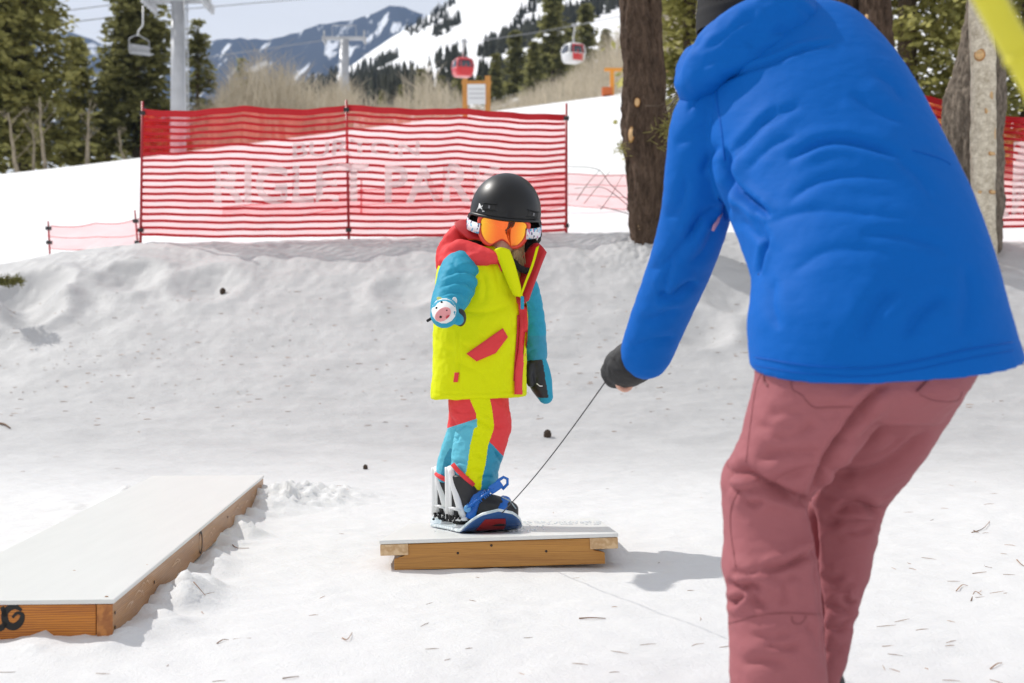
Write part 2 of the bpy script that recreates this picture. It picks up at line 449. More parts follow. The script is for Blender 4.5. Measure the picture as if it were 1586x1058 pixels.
def snow_material(name, shade_and_grit=True):
    m = bpy.data.materials.new(name); m.use_nodes = True
    nt = m.node_tree; N, L = nt.nodes, nt.links
    b = N["Principled BSDF"]
    b.inputs["Roughness"].default_value = 0.55
    b.inputs["Specular IOR Level"].default_value = 0.25
    t = N.new("ShaderNodeTexCoord")
    base = (0.73, 0.728, 0.728, 1) if shade_and_grit else (0.90, 0.905, 0.92, 1)
    if shade_and_grit:
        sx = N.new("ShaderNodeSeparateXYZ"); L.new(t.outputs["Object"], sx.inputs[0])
        # old, tracked bank snow: its shade painted in as grey, plus fine grit; clean groomed snow beyond the crest
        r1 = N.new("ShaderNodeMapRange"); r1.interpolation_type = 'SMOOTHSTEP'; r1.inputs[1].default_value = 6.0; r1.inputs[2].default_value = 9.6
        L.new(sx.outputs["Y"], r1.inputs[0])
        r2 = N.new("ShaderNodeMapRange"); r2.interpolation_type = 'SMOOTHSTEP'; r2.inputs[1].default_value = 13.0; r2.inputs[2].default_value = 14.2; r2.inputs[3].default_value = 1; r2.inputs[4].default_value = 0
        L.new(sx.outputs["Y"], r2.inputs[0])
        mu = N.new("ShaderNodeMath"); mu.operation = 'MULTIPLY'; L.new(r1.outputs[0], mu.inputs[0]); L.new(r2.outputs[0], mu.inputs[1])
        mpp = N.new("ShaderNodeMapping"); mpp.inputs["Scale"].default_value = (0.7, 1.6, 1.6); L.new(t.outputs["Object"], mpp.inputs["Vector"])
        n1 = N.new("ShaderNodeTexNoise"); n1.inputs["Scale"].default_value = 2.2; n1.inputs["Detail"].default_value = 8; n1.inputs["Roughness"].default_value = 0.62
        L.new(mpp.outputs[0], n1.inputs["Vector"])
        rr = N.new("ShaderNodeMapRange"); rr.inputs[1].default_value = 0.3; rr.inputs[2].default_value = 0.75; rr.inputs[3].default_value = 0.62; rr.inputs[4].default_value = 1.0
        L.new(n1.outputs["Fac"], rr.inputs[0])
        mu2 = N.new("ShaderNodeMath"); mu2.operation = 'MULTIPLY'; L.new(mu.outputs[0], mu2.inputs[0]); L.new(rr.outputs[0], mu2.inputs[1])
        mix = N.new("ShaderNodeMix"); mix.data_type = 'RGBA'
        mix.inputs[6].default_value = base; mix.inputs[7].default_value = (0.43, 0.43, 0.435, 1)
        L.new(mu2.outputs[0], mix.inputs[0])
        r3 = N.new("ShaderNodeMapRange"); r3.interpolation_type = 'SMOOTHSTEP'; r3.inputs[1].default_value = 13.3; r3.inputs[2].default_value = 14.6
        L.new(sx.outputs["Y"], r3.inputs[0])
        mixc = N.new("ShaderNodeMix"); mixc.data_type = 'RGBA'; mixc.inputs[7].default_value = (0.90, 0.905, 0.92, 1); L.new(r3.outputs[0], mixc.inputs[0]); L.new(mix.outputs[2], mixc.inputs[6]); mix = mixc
        # small grains of grit, bark and needle bits
        ms = N.new("ShaderNodeMapping"); ms.inputs["Scale"].default_value = (20, 34, 34); ms.inputs["Rotation"].default_value = (0, 0, 0.3); L.new(t.outputs["Object"], ms.inputs["Vector"])
        vo = N.new("ShaderNodeTexVoronoi"); vo.inputs["Scale"].default_value = 1.0; L.new(ms.outputs[0], vo.inputs["Vector"])
        n3 = N.new("ShaderNodeTexNoise"); n3.inputs["Scale"].default_value = 1.3; n3.inputs["Detail"].default_value = 4; L.new(t.outputs["Object"], n3.inputs["Vector"])
        th = N.new("ShaderNodeMapRange"); th.inputs[1].default_value = 0.46; th.inputs[2].default_value = 0.72; th.inputs[3].default_value = 0.04; th.inputs[4].default_value = 0.22
        L.new(n3.outputs["Fac"], th.inputs[0])
        lt = N.new("ShaderNodeMath"); lt.operation = 'LESS_THAN'; L.new(vo.outputs["Distance"], lt.inputs[0]); L.new(th.outputs[0], lt.inputs[1])
        cr2 = N.new("ShaderNodeSeparateColor"); L.new(vo.outputs["Color"], cr2.inputs[0])
        l2 = N.new("ShaderNodeMath"); l2.operation = 'LESS_THAN'; l2.inputs[1].default_value = 0.22; L.new(cr2.outputs[0], l2.inputs[0])
        m3 = N.new("ShaderNodeMath"); m3.operation = 'MULTIPLY'; L.new(lt.outputs[0], m3.inputs[0]); L.new(l2.outputs[0], m3.inputs[1])
        m4 = N.new("ShaderNodeMath"); m4.operation = 'MULTIPLY'; L.new(m3.outputs[0], m4.inputs[0])
        m5 = N.new("ShaderNodeMapRange"); m5.inputs[3].default_value = 0.12; m5.inputs[4].default_value = 0.5; L.new(mu.outputs[0], m5.inputs[0]); L.new(m5.outputs[0], m4.inputs[1])
        mix2 = N.new("ShaderNodeMix"); mix2.data_type = 'RGBA'; mix2.inputs[7].default_value = (0.22, 0.18, 0.15, 1)
        L.new(m4.outputs[0], mix2.inputs[0]); L.new(mix.outputs[2], mix2.inputs[6])
        L.new(mix2.outputs[2], b.inputs["Base Color"])
    else:
        b.inputs["Base Color"].default_value = base
    n2 = N.new("ShaderNodeTexNoise"); n2.inputs["Scale"].default_value = 55; n2.inputs["Detail"].default_value = 9; n2.inputs["Roughness"].default_value = 0.72
    L.new(t.outputs["Object"], n2.inputs["Vector"])
    bp = N.new("ShaderNodeBump"); bp.inputs["Strength"].default_value = 0.5; bp.inputs["Distance"].default_value = 0.012
    L.new(n2.outputs["Fac"], bp.inputs["Height"]); L.new(bp.outputs[0], b.inputs["Normal"])
    return m
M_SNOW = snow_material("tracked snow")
M_CLEAN = snow_material("clean snow", False)
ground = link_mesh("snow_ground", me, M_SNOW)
tag(ground, "trampled snow rising to a bank and a ski slope", kind="structure")
# ================================================================== distant land
rnd = random.Random(11)
def interp_pts(u, pts): return np.interp(u, [p[0] for p in pts], [p[1] for p in pts])
RIDGE = [(-700, 300), (200, 262), (330, 215), (400, 172), (475, 126), (560, 88), (640, 44), (700, 4), (800, -45), (1100, -130), (2400, -330)]
MIDL = [(-700, 330), (200, 270), (400, 240), (560, 190), (650, 180), (760, 174), (880, 150), (960, 124), (1100, 100), (2400, -60)]
def hill_z(u, y):
    r130 = (529 - interp_pts(u, MIDL)) / F
    r600 = (529 - interp_pts(u, RIDGE)) / F
    t = np.clip(np.log(y / 130.0) / np.log(600 / 130.0), -1, 1.0)
    r = r130 + (r600 - r130) * np.where(t > 0, t, t * 0.25)
    z = CAMZ + r * np.minimum(y, 600) - np.maximum(y - 600, 0) * 0.5
    x = (u - CU) * y / F
    return z + fbm(np.stack([x * 0.02, y * 0.012, y * 0], 1), 4) * 5.0 * np.clip((y - 80) / 300, 0, 1)
us = np.linspace(150, 2400, 300); ys = np.concatenate([np.geomspace(66, 600, 120), [640, 700, 800]])
U, Y = np.meshgrid(us, ys); fu, fyy = U.ravel(), Y.ravel()
hz = hill_z(fu, fyy)
def grid_mesh(name, x, y, z, nx_, ny_):
    m_ = bpy.data.meshes.new(name)
    m_.from_pydata(np.stack([x, y, z], 1).tolist(), [], [(j * nx_ + i, j * nx_ + i + 1, (j + 1) * nx_ + i + 1, (j + 1) * nx_ + i) for j in range(ny_ - 1) for i in range(nx_ - 1)])
    return m_
hill = link_mesh("hillside", grid_mesh("hillside", (fu - CU) * fyy / F, fyy, hz, len(us), len(ys)), M_CLEAN)
tag(hill, "white ski hillside scattered with dark conifers", kind="structure")

def tree_scatter(name, spots, m, seed=1):
    """Far wood: ragged little conifers in one mesh."""
    r_ = random.Random(seed); mb = MB()
    for (x, y, z, h) in spots:
        n = 6; rad = h * r_.uniform(0.16, 0.23); tiers = 4
        for k in range(tiers):
            z0 = z + h * (0.08 + 0.22 * k); z1 = z + h * min(1.0, 0.45 + 0.2 * k); rr = rad * (1 - 0.21 * k)
            a0 = r_.random() * 6
            vs = [(x + rr * r_.uniform(0.6, 1.25) * math.cos(a0 + i * 2 * math.pi / n), y + rr * r_.uniform(0.6, 1.25) * math.sin(a0 + i * 2 * math.pi / n), z0 - h * r_.uniform(0, 0.07)) for i in range(n)] + [(x, y, z1)]
            mb.add(vs, [(i, (i + 1) % n, n) for i in range(n)])
    return mb.build(name, m, smooth=False)
M_FARTREE = mat("far conifer green", (0.05, 0.052, 0.04), 0.9, var=0.5, vscale=0.06, spec=0.1)
spots = []
while len(spots) < 2600:
    u, y = rnd.uniform(440, 1150), 150 * (4.1 ** rnd.random())
    z = float(hill_z(np.array([u]), np.array([y]))[0]); x = (u - CU) * y / F
    n = float(fbm(np.array([[u * 0.010 + 3, (CV - (z - CAMZ) * F / y) * 0.030 + u * 0.012, 5.0]]), 3)[0])
    v = CV - (z - CAMZ) * F / y
    thr = 0.10 - 0.22 * (1 if v > 128 - 0.09 * (u - 480) + (28 if u > 640 else 0) else 0)
    if n > thr: spots.append((x, y, z - 0.5, rnd.uniform(2.2, 5.0)))
tag(tree_scatter("hillside_woods", spots, M_FARTREE, 3), "dark conifers dotted over the white hillside", kind="stuff")

# far range
def far_range(name, prof, d0, depth, zbase_v, seed, m):
    us_ = np.linspace(prof[0][0], prof[-1][0], 320); rows = 46
    xs, yy, zz = [], [], []
    for j in range(rows):
        t = j / (rows - 1)
        y = d0 + depth * t
        top = CAMZ + (529 - interp_pts(us_, prof)) * (d0 + depth) / F
        low = CAMZ + (529 - zbase_v) * d0 / F
        x = (us_ - CU) * y / F
        rug = fbm(np.stack([us_ * 0.012, us_ * 0 + t * 1.2, us_ * 0 + seed], 1), 5)
        spur = np.abs(fbm(np.stack([us_ * 0.02, us_ * 0 + t * 0.6, us_ * 0 + seed + 9], 1), 3))
        z = low + (top - low) * (t ** 1.15) + rug * 0.016 * d0 * (0.25 + t * (1 - t) * 2.2) - spur * 0.05 * d0 * t * (1 - t)
        z = z + fbm(np.stack([us_ * 0.11, us_ * 0 + t * 6, us_ * 0 + seed], 1), 2) * 0.003 * d0
        xs.append(x); yy.append(np.full_like(x, y)); zz.append(z)
    o = link_mesh(name, grid_mesh(name, np.concatenate(xs), np.concatenate(yy), np.concatenate(zz), 320, rows), m)
    return o
def range_material():
    m = bpy.data.materials.new("wooded snowy range"); m.use_nodes = True
    nt = m.node_tree; N, L = nt.nodes, nt.links; b = N["Principled BSDF"]; b.inputs["Roughness"].default_value = 0.9; b.inputs["Specular IOR Level"].default_value = 0.1
    t = N.new("ShaderNodeTexCoord"); mp_ = N.new("ShaderNodeMapping"); mp_.inputs["Scale"].default_value = (0.042, 0.004, 0.010); L.new(t.outputs["Object"], mp_.inputs["Vector"])
    n = N.new("ShaderNodeTexNoise"); n.inputs["Scale"].default_value = 1.0; n.inputs["Detail"].default_value = 7; n.inputs["Roughness"].default_value = 0.6; L.new(mp_.outputs[0], n.inputs["Vector"])
    r = N.new("ShaderNodeValToRGB"); e = r.color_ramp.elements
    e[0].position = 0.555; e[0].color = (0.018, 0.026, 0.04, 1); e[1].position = 0.60; e[1].color = (0.8, 0.82, 0.85, 1)
    L.new(n.outputs["Fac"], r.inputs[0]); L.new(r.outputs[0], b.inputs["Base Color"])
    return m
M_RANGE = range_material()
RP = [(-900, 120), (60, 46), (110, 50), (150, 66), (200, 80), (260, 86), (320, 64), (350, 60), (390, 60), (430, 58), (465, 48), (500, 36), (540, 32), (575, 22), (600, 12), (625, 14), (650, 24), (700, 40), (1000, 90), (2600, 200)]
tag(far_range("mountain_range", RP, 1900, 900, 235, 3.3, M_RANGE), "dark blue wooded mountains with snow patches on the skyline", kind="structure")

# ================================================================== conifers
M_NEEDLE = mat("conifer needles", (0.27, 0.27, 0.09), 0.75, var=0.25, vscale=1.1, spec=0.12, col2=(0.46, 0.43, 0.16))
M_NEEDLE_D = mat("dark conifer needles", (0.16, 0.165, 0.065), 0.8, var=0.3, vscale=0.9, spec=0.12, col2=(0.27, 0.26, 0.10))
let_light_through(M_NEEDLE, .5); let_light_through(M_NEEDLE_D, .5)
M_BARK = mat("bark", (0.10, 0.072, 0.05), 0.9, var=0.4, vscale=6, bump=0.8, bscale=14, stretch=(1, 1, 0.25))
M_PALEBARK = mat("pale aspen bark", (0.27, 0.225, 0.16), 0.85, var=0.3, vscale=5)
M_TWIG = mat("bare beige twigs", (0.47, 0.41, 0.31), 0.9, var=0.3, vscale=0.4)

def crown_mesh(h, rad, seed, cards, size, low=0.06, shape=0.85, gap=0.18):
    r_ = random.Random(seed); mb = MB()
    nbr = int(cards / 16); vs, fs = [], []
    for b in range(nbr):
        t = low + (1 - low) * (r_.random() ** 1.15)
        a = r_.random() * 6.283
        L_ = rad * ((1 - t) / (1 - low)) ** shape * r_.uniform(0.55, 1.12) * (1 + 0.22 * math.sin(a * 2 + seed) * r_.random()) + 0.04 * rad
        if math.sin(t * 37 + seed) * math.sin(a * 3 + t * 9) > 1 - gap * 2: continue
        droop = r_.uniform(0.05, 0.35)
        for k in range(16):
            s = (r_.random() ** 0.65)
            rr = L_ * s
            x, y = rr * math.cos(a), rr * math.sin(a)
            z = h * t - droop * rr * s + r_.gauss(0, 0.05) * size * 3
            x += r_.gauss(0, size * 0.5); y += r_.gauss(0, size * 0.5)
            ax = Vector((math.cos(a + r_.gauss(0, 0.8)), math.sin(a + r_.gauss(0, 0.8)), r_.gauss(-0.15, 0.35))).normalized()
            sd = ax.cross(Vector((r_.gauss(0, 0.5), r_.gauss(0, 0.5), 1))).normalized()
            l, w = size * r_.uniform(0.6, 1.3), size * r_.uniform(0.22, 0.45)
            c = Vector((x, y, z)); i = len(vs)
            vs += [c - ax * l * 0.5, c + sd * w, c + ax * l * 0.6, c - sd * w]
            fs += [(i, i + 1, i + 2), (i, i + 2, i + 3)]
    mb.add(vs, fs)
    return mb.mesh("crown")

def conifer(name, label, loc, h, rad, seed, cards, size, m, group, crown=None, scale=1.0, low=0.06, shape=0.85, gap=0.18):
    root = empty(name, loc)
    tag(root, label, "tree", group)
    if crown is None:
        crown = crown_mesh(h, rad, seed, cards, size, low, shape, gap); crown.materials.append(m)
    o = bpy.data.objects.new("crown", crown); COL.objects.link(o); o.parent = root
    tr = MB().tube([(0, 0, -0.6), (0, 0, h * 0.4), (0, 0, h * 0.97)], [rad * 0.085 + 0.03, rad * 0.06 + 0.02, 0.01], 8).mesh("trunk")
    tr.materials.append(M_BARK)
    t = bpy.data.objects.new("trunk", tr); COL.objects.link(t); t.parent = root
    root.rotation_euler = (0, 0, seed * 1.7); root.scale = (scale,) * 3
    return root
def on_ground(u, d):
    x = (u - CU) * d / F
    return Vector((x, d, float(ground_smooth(x, d))))
GL = "conifers above the left snow slope"
conifer("conifer_tree", "broad olive conifer cut off by the left edge of the picture", on_ground(-45, 57), 12.5, 3.6, 1, 15000, 0.34, M_NEEDLE, GL)
conifer("conifer_tree", "tall olive conifer, the biggest one at far left", on_ground(34, 58), 13.4, 3.5, 2, 17000, 0.34, M_NEEDLE, GL, shape=1.05)
conifer("conifer_tree", "slim short conifer at the right side of the biggest left one", on_ground(120, 60), 5.6, 1.35, 3, 4200, 0.26, M_NEEDLE, GL, shape=0.7)
conifer("conifer_tree", "dark tall conifer behind the empty chairlift chair", on_ground(212, 60), 9.6, 2.2, 4, 14000, 0.32, M_NEEDLE_D, GL, shape=0.6)
conifer("conifer_tree", "narrow conifer just right of the tall grey lift tower", on_ground(306, 66), 6.3, 1.25, 5, 3000, 0.26, M_NEEDLE_D, GL, shape=0.65)
conifer("conifer_tree", "dark low conifer between the left conifers and the chair tree", on_ground(168, 68), 5.2, 1.6, 6, 3000, 0.28, M_NEEDLE_D, GL)
conifer("conifer_tree", "small dark conifer rising behind the beige brush", P(374, 232, 85), 5.4, 0.95, 7, 1500, 0.28, M_NEEDLE_D, GL)
# hillside conifers behind the sign and the gondolas: two crowns shared by copies
cA = crown_mesh(8, 2.0, 21, 4600, 0.42, 0.04, 0.9); cA.materials.append(M_NEEDLE_D)
cB = crown_mesh(8, 1.75, 22, 4200, 0.40, 0.04, 0.75); cB.materials.append(M_NEEDLE_D)
hl = [(592, 150, 190, "low dark conifer right of the second lift tower, first of the hillside row"), (622, 142, 190, "dark conifer in the hillside row, second from the lift tower"),
      (652, 118, 188, "pointed dark conifer left of the red gondola cabin"), (684, 128, 186, "dark conifer directly below and left of the red gondola cabin"),
      (712, 112, 184, "dark conifer right behind the red gondola cabin"), (768, 96, 180, "dark conifer standing just right of the white notice board"),
      (798, 62, 178, "tall dark conifer halfway between the two gondola cabins"), (826, 78, 176, "broad dark conifer left of the tallest hillside one"),
      (856, 2, 172, "tallest dark hillside conifer, left of the white and red gondola"), (884, 52, 166, "dark conifer right behind the white and red gondola cabin"),
      (908, 22, 160, "tall dark conifer right of the white and red gondola cabin"), (938, 58, 150, "dark conifer above the orange barrier"),
      (742, 128, 182, "short dark conifer behind the white notice board")]
for i, (u, vt, vb, lab) in enumerate(hl):
    d = 124 + (i * 7) % 22
    h = (vb + 6 - vt) * d / F * 1.06
    conifer("hillside_conifer", lab, P(u, vb, d), 8, 1.6, i, 0, 0, M_NEEDLE_D, "dark conifers on the slope by the gondolas", cA if i % 2 else cB, h / 8)
GR = "conifers behind the right hand fence"
for (u, d, h, r_, s, lab, lw) in ((1068, 25, 9, 1.25, 31, "blurred conifer left of the blue hood, behind the two trunks", 0.02), (1405, 23, 9.5, 1.9, 32, "blurred olive conifer over the bent back, next to the double dark trunks", 0.02),
                             (1500, 25, 10, 2.0, 33, "blurred olive conifer behind the pale pruned trunk", 0.02), (1600, 22, 10, 2.1, 34, "blurred olive conifer cut off by the right edge", 0.02), (1250, 26, 9, 1.6, 35, "blurred conifer behind the blue hood", 0.02)):
    conifer("conifer_tree", lab, on_ground(u, d), h, r_, s, 20000, 0.13, M_NEEDLE, GR, low=lw, shape=0.5, gap=0.06)

def aspen(u, d, vt, lean, lab, w=0.09):
    b = on_ground(u, d); h = CAMZ + (529 - vt) * d / F - b.z
    root = empty("bare_aspen", b); tag(root, lab, "tree", "bare aspens under the left conifers")
    r_ = random.Random(int(u)); mb = MB()
    pts = [Vector((lean * h * t * (1.0 - 0.3 * t) + r_.gauss(0, 0.02), r_.gauss(0, 0.02), -0.3 + (h + 0.3) * t)) for t in np.linspace(0, 1, 7)]
    mb.tube(pts, [w * (1 - 0.75 * t) for t in np.linspace(0, 1, 7)], 7)
    o = mb.build("trunk", M_PALEBARK); o.parent = root
    bb = MB()
    for k in range(7):
        t = r_.uniform(0.35, 0.98); p = pts[0].lerp(pts[-1], t); a = r_.random() * 6.28; l = h * r_.uniform(0.15, 0.4)
        q = p + Vector((math.cos(a) * l * 0.7, math.sin(a) * l * 0.7, l * 0.7))
        bb.tube([p, p.lerp(q, 0.5) + Vector((0, 0, -0.04 * l)), q], [w * 0.22, w * 0.14, 0.005], 4)
        for _ in range(3):
            s = p.lerp(q, r_.uniform(0.4, 0.9)); e = s + Vector((r_.gauss(0, 0.2), r_.gauss(0, 0.2), r_.uniform(0.1, 0.4))) * l
            bb.tube([s, e], [w * 0.13, 0.005], 3)
    o = bb.build("branches", M_PALEBARK); o.parent = root
aspen(32, 52, 175, -0.28, "pale bare aspen leaning left under the biggest left conifer", 0.10)
aspen(51, 53, 190, 0.02, "short straight pale aspen stem under the left conifers, second from the picture edge", 0.08)
aspen(72, 52, 150, -0.12, "pale bare aspen with forked branches under the left conifers", 0.09)
aspen(136, 52, 168, 0.0, "single straight pale aspen stem right of the left conifers", 0.10)
aspen(197, 54, 200, -0.4, "thin pale aspen leaning left near the top of the fence", 0.07)

def thicket(name, label, spots, m, seed, hmin, hmax):
    r_ = random.Random(seed); mb = MB()
    for (b) in spots:
        h = r_.uniform(hmin, hmax) * b[3]; base = Vector(b[:3])
        top = base + Vector((r_.gauss(0, 0.10) * h, r_.gauss(0, 0.10) * h, h))
        mb.tube([base, base.lerp(top, 0.5) + Vector((r_.gauss(0, 0.03) * h, 0, 0)), top], [0.022, 0.016, 0.004], 3, cap=False)
        for _ in range(5):
            s = base.lerp(top, r_.uniform(0.3, 0.9)); e = s + Vector((r_.gauss(0, 0.16), r_.gauss(0, 0.16), r_.uniform(0.12, 0.32))) * h
            mb.tube([s, e], [0.011, 0.003], 3, cap=False)
    return tag(mb.build(name, m, smooth=False), label, kind="stuff")
sp = []
for _ in range(1500):
    u = rnd.uniform(300, 545); d = rnd.uniform(58, 84)
    env = 0.55 + 0.45 * max(0, math.sin((u - 318) / 175 * math.pi)) if u < 490 else 0.62
    b = on_ground(u, d); sp.append((b.x, b.y, b.z - 0.1, env * (0.82 + (d - 58) * 0.010)))
for _ in range(500):
    u = rnd.uniform(490, 720); d = rnd.uniform(56, 76); b = on_ground(u, d); sp.append((b.x, b.y, b.z - 0.1, 0.42 + 0.1 * math.sin(u * 0.05)))
thicket("bare_brush", "thicket of leafless beige brush behind the fence", sp, M_TWIG, 5, 2.6, 5.0)
sp = []
for _ in range(2600):
    u = rnd.uniform(690, 1120); d = rnd.uniform(62, 118)
    z = float(hill_z(np.array([u]), np.array([d]))[0]) if d > 68 else float(on_ground(u, d).z)
    sp.append(((u - CU) * d / F, d, z - 0.2, (0.2 + float(np.interp(u, [690, 780, 860, 900, 960, 1100], [14, 20, 38, 50, 84, 120])) * d / F) / 4.4))
thicket("bare_aspen_wood", "leafless beige aspen wood along the top of the ski slope", sp, M_TWIG, 6, 2.6, 5.2)

# ================================================================== lifts
M_STEEL = mat("galvanised steel", (0.42, 0.43, 0.45), 0.5, metal=0.35, var=0.12, vscale=2)
M_CABLE = mat("steel cable", (0.25, 0.26, 0.28), 0.5)
M_RED = mat("red gondola paint", (0.62, 0.02, 0.025), 0.3, coat=0.4)
M_WHITEP = mat("white paint", (0.72, 0.73, 0.74), 0.35)
M_GLASSD = mat("tinted window", (0.05, 0.06, 0.08), 0.08, spec=0.8)
M_ORANGE = mat("orange stained timber", (0.52, 0.23, 0.05), 0.6, var=0.2, vscale=3, stretch=(8, 8, 1))
M_ORANGE2 = mat("orange paint", (0.75, 0.30, 0.03), 0.5)

def lift_tower(u, d, vtop, w, lab, ladder=True):
    b = on_ground(u, d) if d < 80 else P(u, 250, d)
    h = CAMZ + (529 - vtop) * d / F - b.z
    root = empty("lift_tower", b); tag(root, lab, "lift tower", "steel lift towers behind the fence")
    MB().tube([(0, 0, -0.5), (0, 0, h)], [w, w * 0.86], 20).build("mast", M_STEEL).parent = root
    c = MB().box((0, 0, h + 0.12), 3.2 * w / 0.4, 0.35, 0.24)
    for s in (-1, 1):
        c.box((s * 1.45 * w / 0.4, 0, h + 0.42), 0.12, 0.16, 0.6)
    c.build("crossarm", M_STEEL, smooth=False).parent = root
    for s in (-1, 1):
        wm = MB()
        for k in range(5):
            wm.tube([(s * 1.45 * w / 0.4 - 0.05, -0.8 + k * 0.4, h - 0.05), (s * 1.45 * w / 0.4 + 0.05, -0.8 + k * 0.4, h - 0.05)], 0.17, 12)
        wm.box((s * 1.45 * w / 0.4, 0, h + 0.05), 0.05, 2.0, 0.08)
        wm.build("sheave_train", M_STEEL, smooth=False).parent = root
    if ladder:
        l = MB()
        for s in (-0.19, 0.19): l.tube([(w + 0.12, s - 0.3, 0.5), (w + 0.05, s - 0.3, h)], 0.025, 6)
        for k in range(int(h / 0.35)): l.tube([(w + 0.12, -0.49, 0.6 + k * 0.35), (w + 0.12, -0.11, 0.6 + k * 0.35)], 0.018, 5)
        l.build("ladder", M_STEEL).parent = root
    f = MB()
    f.tube([(-0.9, 0, h + 0.2), (-0.9, 0, h + 1.1), (0.9, 0, h + 1.1), (0.9, 0, h + 0.2)], 0.035, 6)
    f.build("lifting_frame", M_STEEL).parent = root
lift_tower(276, 48, 4, 0.27, "thick grey lift tower with a ladder, left of the fence's middle post")
lift_tower(533, 108, 62, 0.42, "smaller grey lift tower with a T crossarm behind the fence's middle post", False)

def cable(pts, lab, r=0.03):
    A = crom([list(P(*p)) for p in pts], 8)
    o = MB().tube(A, r, 5).build("lift_cable", M_CABLE)
    tag(o, lab, "cable", "lift cables")
cable([(-120, 47, 72), (130, 13, 73), (262, -3, 74)], "upper thin lift cable meeting the thick tower from the left", 0.028)
cable([(-120, 64, 62), (130, 32, 68), (300, 13, 74), (620, -14, 90)], "lower thin lift cable crossing the sky past the thick tower", 0.028)
cable([(60, 124, 88), (263, 97, 92), (505, 62, 108)], "faint lift cable low across the trees towards the T shaped tower", 0.03)
cable([(560, 84, 160), (718, 66, 108), (888, 40, 104), (1120, -10, 90)], "gondola haul cable above the two cabins", 0.03)

def chair():
    o = P(218, 88, 50)
    root = empty("chairlift_chair", o); tag(root, "empty grey chairlift chair hanging in front of the dark conifer", "lift chair")
    MB().tube([(0.12, 0, 2.5), (0.10, 0, 1.55), (-0.12, 0, 1.25), (-0.16, 0, 1.0)], 0.035, 8).build("hanger", M_WHITEP).parent = root
    f = MB()
    for s in (-1, 1):
        f.tube([(-0.16 + s * 0.05, 0, 1.05), (s * 0.5 - 0.03, 0.15, 0.85), (s * 0.52, 0.2, 0.35), (s * 0.5, 0.1, 0.15), (s * 0.5, -0.4, 0.12)], 0.024, 7)
    f.tube([(-0.52, 0.2, 0.6), (0.52, 0.2, 0.6)], 0.02, 6)
    f.tube([(-0.5, -0.2, 0.42), (0.5, -0.2, 0.42)], 0.02, 6)
    f.build("frame", M_STEEL).parent = root
    s = MB()
    for k in range(6): s.box((0, -0.36 + k * 0.09, 0.12), 0.98, 0.07, 0.03)
    s.build("seat", M_STEEL, smooth=False).parent = root
    s = MB()
    for k in range(4): s.box((0, 0.19 + k * 0.01, 0.28 + k * 0.09), 0.98, 0.03, 0.07)
    s.build("backrest", M_STEEL, smooth=False).parent = root
    root.rotation_euler = (0, 0, R(35)); root.scale = (0.72,) * 3
chair()

def gondola(u, v, d, lab, body, lower, rz):
    o = P(u, v, d)
    root = empty("gondola_cabin", o); tag(root, lab, "gondola", "gondola cabins on the haul cable")
    def sec(z, w, l, n=4.5): return [0, 0, z, w, 0, 0, 0, l, 0, n]
    loft([sec(-0.95, 0.62, 0.62), sec(-0.88, 0.78, 0.78), sec(-0.55, 0.93, 0.93), sec(-0.12, 0.97, 0.97)], 3, 32).build("lower_shell", lower).parent = root
    loft([sec(-0.12, 0.965, 0.965), sec(0.25, 0.93, 0.93), sec(0.62, 0.82, 0.82)], 3, 32).build("window_band", M_GLASSD).parent = root
    loft([sec(0.62, 0.84, 0.84), sec(0.78, 0.72, 0.72), sec(0.9, 0.4, 0.4)], 3, 32).build("roof", body).parent = root
    for a in (45, 135, 225, 315):
        c, s = math.cos(R(a)), math.sin(R(a))
        f = MB().tube([(c * 1.17, s * 1.17, -0.14), (c * 1.12, s * 1.12, 0.25), (c * 0.99, s * 0.99, 0.64)], 0.10, 6)
        f.build("pillar", body).parent = root
    dr = MB()
    dr.box((0, -0.965, -0.35), 0.07, 0.05, 1.0); dr.box((-0.5, -0.96, -0.05), 0.07, 0.06, 1.4); dr.box((0.5, -0.96, -0.05), 0.07, 0.06, 1.4)
    dr.box((0, -0.945, 0.6), 1.05, 0.08, 0.1); dr.box((0.0, -0.97, -0.52), 1.0, 0.05, 0.62)
    dr.build("door", M_RED, smooth=False).parent = root
    MB().tube([(0, 0, 0.88), (0, 0, 1.6), (0.12, 0, 2.1), (0.12, 0, 2.55)], 0.07, 8).build("hanger", M_WHITEP).parent = root
    MB().box((0.12, 0, 2.6), 0.5, 0.22, 0.22).build("grip", M_STEEL, smooth=False).parent = root
    root.rotation_euler = (0, 0, R(rz)); root.scale = (0.78,) * 3
gondola(717, 104, 108, "red gondola cabin hanging above the white notice board", M_RED, M_RED, 20)
gondola(888, 82, 104, "white gondola cabin with a red door, nearer the brown trunk", M_WHITEP, M_WHITEP, 24)

def notice_board():
    d = 43.0; b = on_ground(738, d); k = d / F
    root = empty("notice_board", b); tag(root, "white notice board on two orange timber posts at the top of the slope", "sign")
    for s, vt in ((-1, 122), (1, 118)):
        h = CAMZ + (529 - vt) * k - b.z
        MB().box((s * 17.5 * k, 0, h / 2 - 0.2), 0.16, 0.16, h + 0.4).build("post", M_ORANGE, smooth=False, bevel=0.01).parent = root
    zt = CAMZ + (529 - 128) * k - b.z
    MB().box((0, -0.02, zt), 46 * k, 0.1, 0.09).build("top_rail", M_ORANGE, smooth=False).parent = root
    zc = CAMZ + (529 - 147) * k - b.z
    MB().box((0, -0.10, zc), 28 * k, 0.03, 31 * k).build("panel", M_WHITEP, smooth=False).parent = root
    g = MB()
    for q in (-8, -1, 6): g.box((0, -0.122, zc - q * k), 24 * k, 0.012, 2.0 * k)
    g.build("text_rows", mat("grey print", (0.5, 0.5, 0.52), 0.7), smooth=False).parent = root
notice_board()
